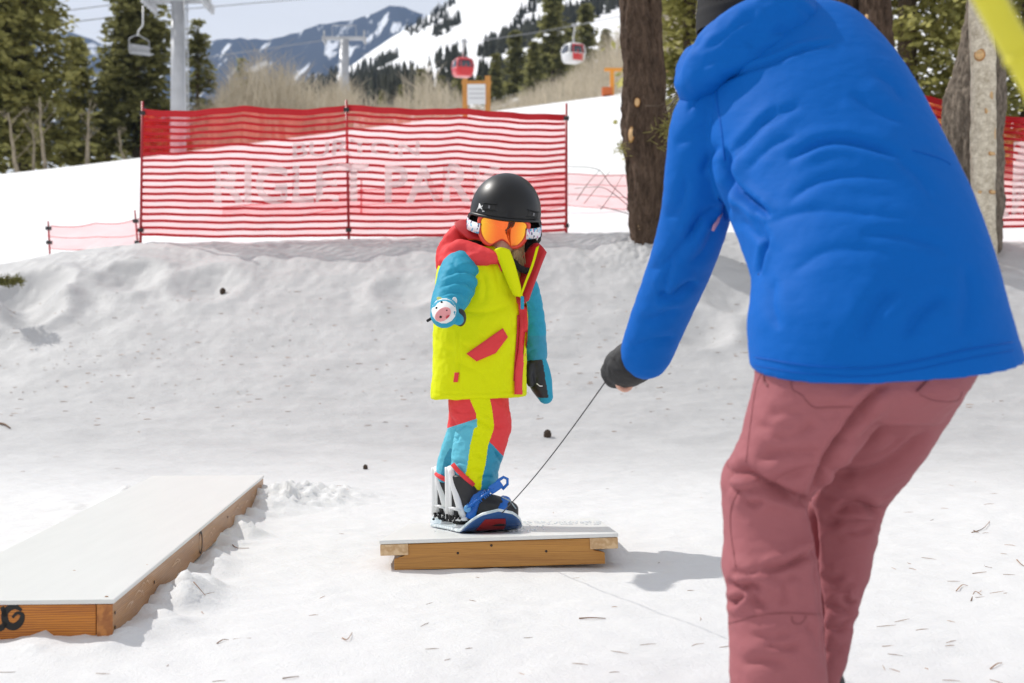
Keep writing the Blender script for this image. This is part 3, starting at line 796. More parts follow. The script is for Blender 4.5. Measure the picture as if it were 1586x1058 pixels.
def barrier():
    d = 46.0; b = on_ground(948, d); k = d / F
    root = empty("barrier_post", b); tag(root, "orange barrier post with a long arm left of the brown trunk", "barrier")
    h = CAMZ + (529 - 108) * k - b.z
    MB().box((0, 0, h / 2 - 0.1), 0.13, 0.13, h + 0.2).build("post", M_ORANGE2, smooth=False, bevel=0.01).parent = root
    MB().box((1.0, 0, h), 2.5, 0.1, 0.1).build("arm", M_ORANGE2, smooth=False, bevel=0.01).parent = root
    MB().box((-0.17, 0, 0.1), 0.32, 0.35, 0.26).build("foot_box", mat("rusty orange", (0.55, 0.13, 0.03), 0.6), smooth=False, bevel=0.02).parent = root
barrier()

# ================================================================== fences
def net_material(name, cover, col):
    m = bpy.data.materials.new(name); m.use_nodes = True
    nt = m.node_tree; N, L = nt.nodes, nt.links; N.remove(N["Principled BSDF"]); out = N["Material Output"]
    tr = N.new("ShaderNodeBsdfTransparent"); df = N.new("ShaderNodeBsdfDiffuse"); tl = N.new("ShaderNodeBsdfTranslucent")
    df.inputs[0].default_value = (*col, 1); tl.inputs[0].default_value = (*col, 1)
    m1 = N.new("ShaderNodeMixShader"); m1.inputs[0].default_value = 0.62; L.new(df.outputs[0], m1.inputs[1]); L.new(tl.outputs[0], m1.inputs[2])
    m2 = N.new("ShaderNodeMixShader"); L.new(tr.outputs[0], m2.inputs[1]); L.new(m1.outputs[0], m2.inputs[2])
    # threads run both ways; loosely woven patches let more through
    t = N.new("ShaderNodeTexCoord"); n = N.new("ShaderNodeTexNoise"); n.inputs["Scale"].default_value = 2.2; n.inputs["Detail"].default_value = 5
    mp_ = N.new("ShaderNodeMapping"); mp_.inputs["Scale"].default_value = (1.2, 1.2, 5); L.new(t.outputs["Object"], mp_.inputs["Vector"]); L.new(mp_.outputs[0], n.inputs["Vector"])
    r = N.new("ShaderNodeMapRange"); r.inputs[1].default_value = 0.3; r.inputs[2].default_value = 0.7; r.inputs[3].default_value = cover * 0.8; r.inputs[4].default_value = min(1, cover * 1.2)
    L.new(n.outputs["Fac"], r.inputs[0]); L.new(r.outputs[0], m2.inputs[0]); L.new(m2.outputs[0], out.inputs[0])
    return m
M_NET = net_material("fine red mesh", 0.33, (1.0, 0.025, 0.035))
M_NETTHIN = net_material("thin faded red mesh", 0.30, (0.9, 0.05, 0.07))
M_LETTER = net_material("white print on mesh", 0.85, (0.93, 0.93, 0.93))
M_BAND = mat("red webbing", (0.56, 0.004, 0.012), 0.6)
M_POLE = mat("red fence pole", (0.36, 0.008, 0.015), 0.4)
M_CLIP = mat("black clip", (0.02, 0.02, 0.022), 0.5)

def fence(label, posts, d, nl, m, words=(), poles=None, group="red mesh safety fences", seed=3, topband=0.03, post_r=0.0135, linew=0.0135):
    """posts: (u, v_top, v_bottom) along the net; poles: (u_foot, u_tip, v_tip)."""
    a = P(posts[0][0], posts[0][2], d); root = empty("safety_fence", a); tag(root, label, "fence", group)
    S = len(posts) - 1; K = 40
    us_ = np.concatenate([np.linspace(posts[i][0], posts[i + 1][0], K, endpoint=False) for i in range(S)] + [[posts[-1][0]]])
    vt = interp_pts(us_, [(p[0], p[1]) for p in posts]); vb = interp_pts(us_, [(p[0], p[2]) for p in posts])
    loc = np.concatenate([np.linspace(0, 1, K, endpoint=False)] * S + [[1.0]])
    sag = np.sin(loc * math.pi)
    r_ = np.random.RandomState(seed)
    def pos(j, t, off=0.0):
        v = vt[j] + (vb[j] - vt[j]) * t + sag[j] * (3.0 * (1 - t) + 1.0 * t) * 1.3 + 2.0 * math.sin(us_[j] * 0.021 + t * 3 + seed) * (0.4 + t * 0.3)
        q = P(us_[j], v, d)
        q.y += 0.05 * math.sin(us_[j] * 0.03 + t * 4) + 0.02 * math.sin(us_[j] * 0.11 + t * 9) - off
        return q
    NT = 22; vs, fs = [], []
    for j in range(len(us_)):
        for k in range(NT + 1): vs.append(pos(j, k / NT))
    for j in range(len(us_) - 1):
        for k in range(NT): fs.append((j * (NT + 1) + k, (j + 1) * (NT + 1) + k, (j + 1) * (NT + 1) + k + 1, j * (NT + 1) + k + 1))
    net = MB().add(vs, fs).build("net", m, root)
    wb = MB()
    for k in range(nl + 1):
        t = k / nl; hw = (topband if k == 0 else linew); vs, fs = [], []
        for j in range(len(us_)):
            q = pos(j, t, 0.006); vs += [q + Vector((0, 0, hw)), q - Vector((0, 0, hw))]
        for j in range(len(us_) - 1): fs.append((2 * j, 2 * j + 2, 2 * j + 3, 2 * j + 1))
        wb.add(vs, fs)
    wb.build("webbing_lines", M_BAND, net)
    for (txt, u0, u1, v0, v1) in words:
        tm = text_mesh(txt, 1.0, bold=0.022); co = get_co(tm)
        lo, hi = co.min(0), co.max(0)
        X = (co[:, 0] - lo[0]) / (hi[0] - lo[0]); Yt = (co[:, 1] - lo[1]) / (hi[1] - lo[1])
        out = []
        for x, y in zip(X, Yt):
            u = u0 + (u1 - u0) * x; j = int(np.argmin(np.abs(us_ - u)))
            v = v1 + (v0 - v1) * y; t = (v - vt[j]) / (vb[j] - vt[j])
            q = pos(j, t, 0.014); out.append(Vector((P(u, v, d).x, q.y, q.z)))
        set_co(tm, np.array([list(q) for q in out]))
        link_mesh("lettering", tm, M_LETTER, net, smooth=False)
    for (uf, ut, vtip) in (poles or [(p[0], p[0], p[1] - 12) for p in posts]):
        vb_ = float(interp_pts(uf, [(p[0], p[2]) for p in posts])); vt_ = float(interp_pts(ut, [(p[0], p[1]) for p in posts]))
        foot, tip = P(uf, vb_ + 14, d) - Vector((0, 0.03, 0)), P(ut, vtip, d) - Vector((0, 0.03, 0))
        pl = MB().tube([foot, tip], [post_r, post_r * 0.9], 10).build("post", M_POLE, root)
        for vv in (vt_ + 4, vb_ - 8):
            c = foot.lerp(tip, (vb_ + 14 - vv) / (vb_ + 14 - vtip))
            MB().box(c, 0.05, 0.05, 0.035).build("clip", M_CLIP, pl, smooth=False)
    return root
fence("long red mesh fence with white lettering standing on the bank", [(219, 172, 365), (378, 171, 364), (538, 167, 365), (710, 172, 362), (876, 180, 358)], 13.5, 18, M_NET,
      [("RIGLET PARK", 332, 782, 253, 314), ("BURTON", 452, 650, 216, 241)], [(219, 222, 158), (541, 537, 156), (877, 877, 161)])
fence("red mesh fence with big white letters behind the pale pruned trunk", [(1290, 132, 352), (1440, 155, 350), (1600, 190, 350), (1760, 205, 352)], 13.3, 16, M_NET,
      [("PARK", 1395, 1748, 218, 335)], [(1290, 1290, 110), (1610, 1610, 160), (1760, 1760, 180)], seed=5)
fence("low faded red net on the snow just left of the long fence", [(76, 350, 384), (150, 347, 384), (217, 338, 384)], 14.5, 2, M_NETTHIN, (), [(79, 76, 343), (216, 210, 326)], topband=0.004, post_r=0.010, seed=9, linew=0.003)
fence("low faded red net on the snow behind the long fence, reaching the brown trunk", [(345, 322, 385), (560, 294, 365), (720, 280, 345), (882, 268, 320), (1035, 270, 322)], 17.5, 3, M_NETTHIN, (), [(560, 560, 280), (1035, 1035, 262)], topband=0.005, post_r=0.010, linew=0.0035)

# ================================================================== near trunks
def bark_material(name, lo, hi, sc=9.0, zs=0.22, strength=1.0):
    m = bpy.data.materials.new(name); m.use_nodes = True
    nt = m.node_tree; N, L = nt.nodes, nt.links; b = N["Principled BSDF"]; b.inputs["Roughness"].default_value = 0.9; b.inputs["Specular IOR Level"].default_value = 0.15
    t = N.new("ShaderNodeTexCoord"); mp_ = N.new("ShaderNodeMapping"); mp_.inputs["Scale"].default_value = (1, 1, zs); L.new(t.outputs["Object"], mp_.inputs["Vector"])
    w = N.new("ShaderNodeTexNoise"); w.inputs["Scale"].default_value = sc * 0.7; w.inputs["Detail"].default_value = 3; L.new(mp_.outputs[0], w.inputs["Vector"])
    ad = N.new("ShaderNodeMix"); ad.data_type = 'RGBA'; ad.inputs[0].default_value = 0.35; L.new(mp_.outputs[0], ad.inputs[6]); L.new(w.outputs["Color"], ad.inputs[7])
    v = N.new("ShaderNodeTexVoronoi"); v.feature = 'DISTANCE_TO_EDGE'; v.inputs["Scale"].default_value = sc * 2.6; L.new(ad.outputs[2], v.inputs["Vector"])
    n = N.new("ShaderNodeTexNoise"); n.inputs["Scale"].default_value = sc * 2; n.inputs["Detail"].default_value = 8; n.inputs["Roughness"].default_value = 0.7; L.new(mp_.outputs[0], n.inputs["Vector"])
    mu = N.new("ShaderNodeMath"); mu.operation = 'MULTIPLY'; L.new(n.outputs["Fac"], mu.inputs[0])
    rg = N.new("ShaderNodeMapRange"); rg.inputs[1].default_value = 0.0; rg.inputs[2].default_value = 0.18; rg.inputs[3].default_value = 0.82; rg.inputs[4].default_value = 1.0; L.new(v.outputs["Distance"], rg.inputs[0]); L.new(rg.outputs[0], mu.inputs[1])
    r = N.new("ShaderNodeValToRGB"); e = r.color_ramp.elements; e[0].position = 0.22; e[0].color = (*lo, 1); e[1].position = 0.62; e[1].color = (*hi, 1)
    L.new(mu.outputs[0], r.inputs[0]); L.new(r.outputs[0], b.inputs["Base Color"])
    bp = N.new("ShaderNodeBump"); bp.inputs["Strength"].default_value = strength; bp.inputs["Distance"].default_value = 0.02; L.new(mu.outputs[0], bp.inputs["Height"]); L.new(bp.outputs[0], b.inputs["Normal"])
    return m
M_BROWN = bark_material("dark brown bark", (0.010, 0.006, 0.004), (0.155, 0.105, 0.075), 10, 0.3, 1.6)
M_GREYB = bark_material("scaly grey bark", (0.02, 0.016, 0.012), (0.30, 0.25, 0.20), 11, 0.4)
M_BIRCH = bark_material("pale smooth bark", (0.33, 0.27, 0.19), (0.78, 0.71, 0.58), 9, 1.2, 0.35)
M_CUT = mat("fresh cut wood", (0.62, 0.40, 0.19), 0.7, var=0.2, vscale=30)
M_CUTRIM = mat("amber scar", (0.42, 0.19, 0.05), 0.7, var=0.3, vscale=20)

def trunk_tree(label, rows, d, m, scars=(), seed=1, group="tree trunks on the bank"):
    """rows: (u_left, u_right, v) from the foot up."""
    base = P((rows[0][0] + rows[0][1]) / 2, rows[0][2], d)
    root = empty("pine_tree", base); tag(root, label, "tree", group)
    rg_ = []
    for (ul, ur, v) in rows:
        a, b = P(ul, v, d), P(ur, v, d); c = (a + b) / 2; h = (b - a) / 2
        rg_.append(list(c) + list(h) + [0, h.length, 0, 2.0])
    mb = loft(rg_, 34, 110); tm = mb.mesh("trunk"); co, no = get_co(tm), get_no(tm)
    w = (rows[0][1] - rows[0][0]) * d / F
    co = co + no * (fbm(co * np.array([7, 7, 2.2]) + seed * 5, 4) * 0.10 * w)[:, None] + no * (fbm(co * np.array([24, 24, 8]) + seed, 3) * 0.045 * w)[:, None]
    set_co(tm, co)
    link_mesh("trunk", tm, m, root)
    for (u, v, ru, rv) in scars:
        # radius of the trunk under the scar
        vv = [r_[2] for r_ in rows][::-1]
        ul = np.interp(v, vv, [r_[0] for r_ in rows][::-1]); ur = np.interp(v, vv, [r_[1] for r_ in rows][::-1])
        c = P((ul + ur) / 2, v, d); rad = (ur - ul) / 2 * d / F
        off = max(-0.98, min(0.98, (u - (ul + ur) / 2) / ((ur - ul) / 2)))
        nrm = Vector((off, -math.sqrt(1 - off * off), 0.05)).normalized()
        p = c + nrm * rad * 0.97
        M = nrm.to_track_quat('Z', 'Y').to_matrix()
        k = d / F
        rim = MB().ell(p, ru * k * 1.25, rv * k * 1.25, 0.009, M, 16, 8).build("branch_scar", M_CUTRIM, root)
        MB().ell(p + nrm * 0.004, ru * k, rv * k, 0.008, M, 16, 8).build("cut_face", M_CUT, rim)
    return root
t1 = trunk_tree("thick dark brown tree trunk on the bank, left of the blue sleeve",
    [(955, 1050, 470), (966, 1040, 420), (972, 1028, 392), (974, 1029, 350), (968, 1038, 250), (965, 1036, 225), (965, 1030, 165), (963, 1013, 60), (961, 1003, 0), (958, 996, -160), (956, 988, -420), (956, 980, -800)], 12.75, M_BROWN,
    [(975, 213, 5, 11), (989, 354, 3, 6), (984, 165, 4, 6)], 1)
fk = loft([list((P(a, v, 12.82) + P(b, v, 12.82)) / 2) + list((P(b, v, 12.82) - P(a, v, 12.82)) / 2) + [0, (b - a) * 12.82 / F / 2, 0, 2.0] for a, b, v in ((990, 1030, 250), (996, 1031, 170), (998, 1027, 60), (999, 1024, 0), (1003, 1026, -160), (1012, 1032, -420), (1026, 1040, -800))], 26, 60).mesh("trunk_fork")
co, no = get_co(fk), get_no(fk); set_co(fk, co + no * (fbm(co * np.array([9, 9, 2.5]) + 31, 4) * 0.03)[:, None]); link_mesh("trunk_fork", fk, M_BROWN, t1)
tw = MB()
for (pts, r_) in (([(1028, 167), (1040, 160), (1052, 148), (1062, 138)], 0.006), ([(1030, 175), (1044, 168), (1060, 158)], 0.008), ([(1040, 168), (1038, 180), (1046, 186)], 0.004), ([(1044, 166), (1048, 176)], 0.004), ([(1000, 164), (1020, 164), (1036, 157)], 0.005)):
    A = [P(u, v, 12.3) for u, v in pts]; tw.tube(A, [r_, r_ * 0.8, r_ * 0.6, r_ * 0.4][:len(A)], 5)
tw.build("dead_twigs", M_BARK, t1)
def sprig(parent, c, n, size, seed):
    r_ = random.Random(seed); mb = MB()
    for k in range(n):
        p = c + Vector((r_.gauss(0, size), r_.gauss(0, size), r_.gauss(0, size)))
        q = p + Vector((r_.gauss(0, 1), r_.gauss(0, 1), r_.gauss(0.2, 0.7))).normalized() * size * 1.2
        mb.tube([p, q], [0.004, 0.002], 3, cap=False)
    return mb.build("needle_sprig", M_NEEDLE, parent)
sprig(t1, P(963, 231, 12.5), 60, 0.03, 3)
sprig(t1, P(1046, 205, 12.4), 260, 0.07, 4)
trunk_tree("dark trunk behind the blue hood, left one of the two close together", [(1272, 1336, 380), (1274, 1334, 100), (1277, 1330, 0), (1280, 1326, -300), (1284, 1320, -800)], 13.2, M_BROWN, (), 2)
trunk_tree("dark trunk behind the blue hood, right one of the two close together", [(1328, 1388, 380), (1330, 1382, 100), (1330, 1380, 0), (1334, 1376, -300), (1338, 1370, -800)], 13.0, M_BROWN, [(1338, 32, 4, 5)], 3)
trunk_tree("leaning grey scaly trunk behind the pale pruned trunk", [(1462, 1552, 480), (1460, 1550, 330), (1458, 1552, 200), (1476, 1556, 110), (1494, 1560, 30), (1502, 1562, -40), (1530, 1580, -400), (1560, 1590, -800)], 13.0, M_GREYB,
           [(1482, 172, 7, 8), (1500, 113, 5, 6)], 4)
trunk_tree("pale pruned trunk with amber branch scars at the right", [(1502, 1544, 520), (1503, 1542, 400), (1504, 1541, 200), (1503, 1540, 60), (1503, 1538, -20), (1506, 1536, -400), (1510, 1532, -800)], 12.5, M_BIRCH,
           [(1512, 89, 7, 8), (1535, 88, 4, 6), (1530, 151, 3, 8), (1524, 175, 4, 6), (1504, 241, 3, 7), (1531, 241, 6, 3), (1532, 300, 6, 3), (1536, 205, 3, 14), (1512, 300, 3, 3)], 5)
# bare twigs sticking out of the bank by the brown trunk
tb = empty("bare_shrub", P(960, 330, 12.8)); tag(tb, "bare twigs poking out of the snow left of the brown trunk", "shrub")
ms_ = MB(); r_ = random.Random(5)
for pts in ([(972, 318), (950, 300), (930, 290), (890, 292)], [(972, 310), (945, 285), (925, 262), (880, 258)], [(930, 325), (948, 300), (965, 270)], [(905, 315), (925, 290), (945, 265)], [(975, 332), (955, 326), (925, 318)], [(893, 310), (910, 285), (930, 262)]):
    A = crom([list(P(u, v, 12.9 + r_.uniform(-.1, .1))) for u, v in pts], 4); ms_.tube(A, [0.004 * (1 - 0.6 * i / len(A)) for i in range(len(A))], 4)
ms_.build("twigs", M_BARK, tb)

# blurred yellow pole close to the lens at the upper right
M_YELLOW = mat("yellow bamboo", (0.68, 0.62, 0.035), 0.45, var=0.12, vscale=6)
yp = empty("marker_pole", P(1700, 330, 1.15)); tag(yp, "yellow marker pole leaning across the upper right corner, out of focus", "pole")
A0, A1 = P(1446, -160, 1.15), P(1800, 490, 1.15)
py = [A0.lerp(A1, t) for t in np.linspace(0, 1, 9)]
MB().tube(py, 0.0125, 16).build("cane", M_YELLOW, yp)
for t in (0.12, 0.38, 0.62, 0.86):
    c = A0.lerp(A1, t); e = (A1 - A0).normalized() * 0.004; MB().tube([c - e, c, c + e], [0.0125, 0.0145, 0.0125], 16).build("cane_node", M_YELLOW, yp)
MB().tube([A1, A1 + (A1 - A0).normalized() * 0.9], 0.0125, 12).build("cane_foot", M_YELLOW, yp)
# ================================================================== timber boxes
def wood(name, lo, hi, axis_scale, knots=True, end=False, gloss=0.45):
    m = bpy.data.materials.new(name); m.use_nodes = True
    nt = m.node_tree; N, L = nt.nodes, nt.links; b = N["Principled BSDF"]
    b.inputs["Roughness"].default_value = gloss; b.inputs["Coat Weight"].default_value = 0.15
    t = N.new("ShaderNodeTexCoord"); mp_ = N.new("ShaderNodeMapping"); mp_.inputs["Scale"].default_value = axis_scale; L.new(t.outputs["Object"], mp_.inputs["Vector"])
    n = N.new("ShaderNodeTexNoise"); n.inputs["Scale"].default_value = 1.0; n.inputs["Detail"].default_value = 8; n.inputs["Roughness"].default_value = 0.6; n.inputs["Distortion"].default_value = 0.6
    L.new(mp_.outputs[0], n.inputs["Vector"])
    w = N.new("ShaderNodeTexWave"); w.inputs["Scale"].default_value = 1.6; w.inputs["Distortion"].default_value = 7; w.inputs["Detail"].default_value = 3; w.wave_type = 'RINGS' if end else 'BANDS'; w.bands_direction = 'Z'
    L.new(mp_.outputs[0], w.inputs["Vector"])
    mx_ = N.new("ShaderNodeMix"); mx_.data_type = 'FLOAT'; mx_.inputs[0].default_value = 0.38; L.new(n.outputs["Fac"], mx_.inputs[2]); L.new(w.outputs["Fac"], mx_.inputs[3])
    r = N.new("ShaderNodeValToRGB"); e = r.color_ramp.elements; e[0].position = 0.22; e[0].color = (*lo, 1); e[1].position = 0.70; e[1].color = (*hi, 1)
    L.new(mx_.outputs[0], r.inputs[0])
    col = r.outputs[0]
    if knots:
        mk = N.new("ShaderNodeMapping"); mk.inputs["Scale"].default_value = tuple(3.2 if s < 6 else 8.0 for s in axis_scale); L.new(t.outputs["Object"], mk.inputs["Vector"])
        v = N.new("ShaderNodeTexVoronoi"); v.inputs["Scale"].default_value = 1.0; L.new(mk.outputs[0], v.inputs["Vector"])
        r2 = N.new("ShaderNodeMapRange"); r2.inputs[1].default_value = 0.04; r2.inputs[2].default_value = 0.22; r2.inputs[3].default_value = 0.75; r2.inputs[4].default_value = 0.0; L.new(v.outputs["Distance"], r2.inputs[0])
        m2 = N.new("ShaderNodeMix"); m2.data_type = 'RGBA'; m2.inputs[7].default_value = (lo[0] * 0.25, lo[1] * 0.22, lo[2] * 0.2, 1); L.new(r2.outputs[0], m2.inputs[0]); L.new(col, m2.inputs[6]); col = m2.outputs[2]
    L.new(col, b.inputs["Base Color"])
    bp = N.new("ShaderNodeBump"); bp.inputs["Strength"].default_value = 0.25; bp.inputs["Distance"].default_value = 0.003; L.new(mx_.outputs[0], bp.inputs["Height"]); L.new(bp.outputs[0], b.inputs["Normal"])
    return m
M_WOOD_Y = wood("varnished pine along", (0.20, 0.072, 0.012), (0.46, 0.215, 0.050), (14, 2.2, 40))
M_WOOD_X = wood("varnished pine across", (0.30, 0.078, 0.006), (0.60, 0.215, 0.016), (3.0, 14, 34))
M_WOOD_C = wood("golden pine", (0.30, 0.115, 0.014), (0.54, 0.26, 0.045), (2.6, 14, 46), knots=False)
M_WOOD_END = wood("end grain", (0.30, 0.095, 0.016), (0.52, 0.20, 0.04), (26, 26, 26), False, True)
M_RAIL_END = wood("pale end grain", (0.48, 0.29, 0.13), (0.66, 0.47, 0.27), (30, 30, 30), False, True)
M_HDPE = mat("white slick plastic sheet", (0.72, 0.725, 0.70), 0.34, var=0.018, vscale=1.0, bump=0.02, bscale=1.6, stretch=(30, 3, 3))
M_BLACKINK = mat("black paint mark", (0.015, 0.014, 0.013), 0.7)
M_CHALK = mat("pale scuffs", (0.62, 0.44, 0.30), 0.8)
M_SCREW = mat("dark screw", (0.06, 0.04, 0.03), 0.5, metal=0.4)

Z0 = 0.0085
bx = Vector((LB_N[0], LB_N[1], 0)); by_ = Vector((LB_D[0], LB_D[1], 0.004)).normalized()
LBO = Vector((LB_O[0], LB_O[1], Z0))
Mb = Matrix(((-bx.x, by_.x, 0), (-bx.y, by_.y, 0), (0, by_.z, 1))).to_4x4(); Mb.translation = LBO     # local x to the right, y away, z up; x = 0 is the right side
box = empty("slide_box", LBO); tag(box, "long low timber slide box with a white sheet top, lying in snow at left", "slide box")
def bp_(name, c, s, m, parent=box, bevel=0.003, **k):
    return MB().box(c, *s, M=Mb).build(name, m, parent, smooth=False, bevel=bevel)
H = 0.084
bp_("side_board", (-0.019, LB_L / 2, H / 2), (0.038, LB_L, H), M_WOOD_Y)
bp_("side_board", (-LB_W + 0.019, LB_L / 2, H / 2), (0.038, LB_L, H), M_WOOD_Y)
eb = bp_("end_board", (-LB_W / 2 - 0.0, 0.019, H / 2), (LB_W - 0.080, 0.038, H), M_WOOD_X)
bp_("end_board", (-LB_W / 2, LB_L - 0.019, H / 2), (LB_W - 0.080, 0.038, H), M_WOOD_X)
bp_("end_grain", (-0.019, -0.001, H / 2), (0.0375, 0.003, H - 0.001), M_WOOD_END, bevel=0.0005)
bp_("top_sheet", (-LB_W / 2, LB_L / 2, H + 0.0065), (LB_W + 0.008, LB_L + 0.010, 0.012), M_HDPE, bevel=0.004)
# painted swirl on the end board
def stroke(pts, w, O, X, Y, N, t, seg=6, mb=None):
    """Brush stroke: pts (x, y, width) on a plane."""
    A = crom(pts, seg); mb = mb or MB(); L_, R_ = [], []
    for i in range(len(A)):
        tg = A[min(i + 1, len(A) - 1)][:2] - A[max(i - 1, 0)][:2]; tg /= np.linalg.norm(tg) + 1e-9
        n = np.array([-tg[1], tg[0]]) * A[i][2] * w / 2; L_.append(A[i][:2] + n); R_.append(A[i][:2] - n)
    poly = L_ + R_[::-1]
    n = len(A); vs = [O + X * p[0] + Y * p[1] + N * t for p in L_] + [O + X * p[0] + Y * p[1] + N * t for p in R_]
    mb.add(vs, [(i, i + 1, n + i + 1, n + i) for i in range(n - 1)])
    return mb
Xm, Ym, Nm = Mb.to_3x3() @ Vector((1, 0, 0)), Vector((0, 0, 1)), Mb.to_3x3() @ Vector((0, -1, 0))
def box_px(u, v):      # photo pixel on the end board -> local
    y = LB_O[1]; p = P(u, v, y); return ((p - LBO).dot(Xm), p.z - LBO.z)
mk = MB(); Om = LBO + Nm * 0.0
for pts in ([(36, 944, .5), (26, 938, 1.0), (16, 941, 1.2), (10, 950, 1.25), (13, 964, 1.35), (24, 969, 1.4), (34, 962, 1.2), (37, 951, .8), (29, 948, .6), (22, 955, .5)],
            [(-9, 938, 1.1), (-12, 950, 1.2), (-7, 966, 1.3), (4, 971, 1.2), (12, 962, .9)], [(6, 938, .8), (9, 946, .9), (11, 953, .8)]):
    L2 = [list(box_px(u, v)) + [w] for u, v, w in pts]; stroke(L2, 0.0125, Om, Xm, Ym, Nm, 0.0012, mb=mk)
mk.build("paint_mark", M_BLACKINK, eb, smooth=False)
# oval and pale scuffs on the long side
Xs, Ns = Mb.to_3x3() @ Vector((0, 1, 0)), Mb.to_3x3() @ Vector((1, 0, 0))
sd = [o for o in box.children if o.name.startswith("side_board")][0]
s0 = 1.28
ov = [[s0 + 0.034 * math.cos(a), 0.045 + 0.034 * math.sin(a), 0.6 + 0.3 * math.cos(a)] for a in np.linspace(0, 6.283, 15)]
stroke(ov, 0.012, LBO, Xs, Ym, Ns, 0.0012).build("paint_mark", M_BLACKINK, sd, smooth=False)
ch = MB(); r_ = random.Random(9)
for (s1, s2, n) in ((0.12, 0.55, 6), (0.75, 1.15, 4), (1.33, 1.55, 3), (1.7, 2.6, 7)):
    for k in range(n):
        a = r_.uniform(s1, s2); h0 = r_.uniform(0.03, 0.07); l = r_.uniform(0.03, 0.12)
        stroke([[a, h0, .3], [a + l * 0.5, h0 + r_.uniform(.002, .012), 1], [a + l, h0 + r_.uniform(-.008, .008), .3]], 0.004, LBO, Xs, Ym, Ns, 0.001, mb=ch)
ch.build("scuff_marks", M_CHALK, sd, smooth=False)
sc = MB()
for (yy_, zz_) in ((0.018, 0.06), (0.018, 0.025), (0.5, 0.05), (1.9, 0.05)):
    p = LBO + Xs * yy_ + Ym * zz_ + Ns * 0.001; sc.tube([p, p + Ns * 0.001], 0.0045, 10)
sc.build("screws", M_SCREW, sd)

# rocking box in the middle
FL, FR = P(587, 837, 4.5), P(958, 825.5, 4.5)
BL, BR = P(610, 808.5, 5.7), P(894, 806.5, 5.7)
ex = (FR - FL).normalized(); ey = ((BL + BR) / 2 - (FL + FR) / 2); PL_L = ey.length; ey.normalize(); ez = ex.cross(ey).normalized(); ey = ez.cross(ex).normalized()
PC = (FL + FR) / 2; PW = (FR - FL).length
Mp = Matrix((ex, ey, ez)).transposed().to_4x4(); Mp.translation = PC
plat = empty("rocking_box", PC - ez * 0.11); tag(plat, "short timber balance box with a white sheet top under the child's snowboard", "slide box")
def pp(name, c, s, m, bevel=0.003, parent=plat):
    return MB().box(c, *s, M=Mp).build(name, m, parent, smooth=False, bevel=bevel)
pp("top_sheet", (0, PL_L / 2, -0.0065), (PW, PL_L, 0.013), M_HDPE, 0.005)
for s in (-1, 1):
    rl = pp("edge_rail", (s * (PW / 2 - 0.047), PL_L / 2 + 0.002, -0.0135 - 0.018), (0.090, PL_L - 0.012, 0.036), M_WOOD_C, 0.004)
    pp("rail_end", (s * (PW / 2 - 0.047), 0.0065, -0.0135 - 0.018), (0.0885, 0.004, 0.035), M_RAIL_END, 0.002, rl)
bw = PW / 2 - 0.045
# front beam with its upper corners cut to take the rails
poly = [(-bw, -0.096), (bw, -0.096), (bw, -0.060), (bw - 0.036, -0.0515), (bw - 0.040, -0.0145), (-bw + 0.046, -0.0145), (-bw + 0.032, -0.0515), (-bw, -0.060)]
beam = MB().prism(poly, PC + ey * 0.010, ex, ez, ey, 0.038).build("front_beam", M_WOOD_C, plat, smooth=False, bevel=0.003)
sc = MB()
for u, v in ((709, 857), (761, 845), (846, 854), (848, 833), (626, 842)):
    q = P(u, v, 4.5); x, z = (q - PC).dot(ex), (q - PC).dot(ez)
    p = PC + ey * 0.010 + ex * x + ez * z; sc.tube([p, p - ey * 0.001], 0.0042, 10)
sc.build("screws", M_SCREW, beam)
MB().box((0, PL_L - 0.03, -0.055), bw * 2, 0.038, 0.08, M=Mp).build("back_beam", M_WOOD_C, plat, smooth=False, bevel=0.003)
MB().box((0, PL_L / 2, -0.040), 0.09, PL_L - 0.12, 0.05, M=Mp).build("middle_beam", M_WOOD_Y, plat, smooth=False, bevel=0.003)

def on_plate(x, y, z=0.0): return Mp @ Vector((x, y, z))
def plate_px(u, v):
    """Point of the white sheet seen at a pixel."""
    d = Vector(((u - CU) / F, 1, -(v - CV) / F)); o = Vector((0, 0, CAMZ))
    return o + d * ((PC - o).dot(ez) / d.dot(ez))

# icy crumbs swept off by the board
r_ = random.Random(4); mb = MB()
for k in range(520):
    u, v = r_.triangular(672, 850, 745), r_.uniform(813, 824)
    if r_.random() < 0.25: u, v = r_.uniform(800, 930), r_.uniform(808, 813)
    p = plate_px(u, v); s = r_.uniform(0.0012, 0.0042)
    mb.ell(p + ez * s * 0.5, s * r_.uniform(0.8, 1.8), s * r_.uniform(0.8, 1.6), s * 0.8, None, 5, 3)
crumb = mb.build("snow_crumbs", mat("icy crumbs", (0.82, 0.84, 0.86), 0.3, spec=0.6), smooth=False)
tag(crumb, "icy snow crumbs on the white sheet in front of the snowboard", kind="stuff")

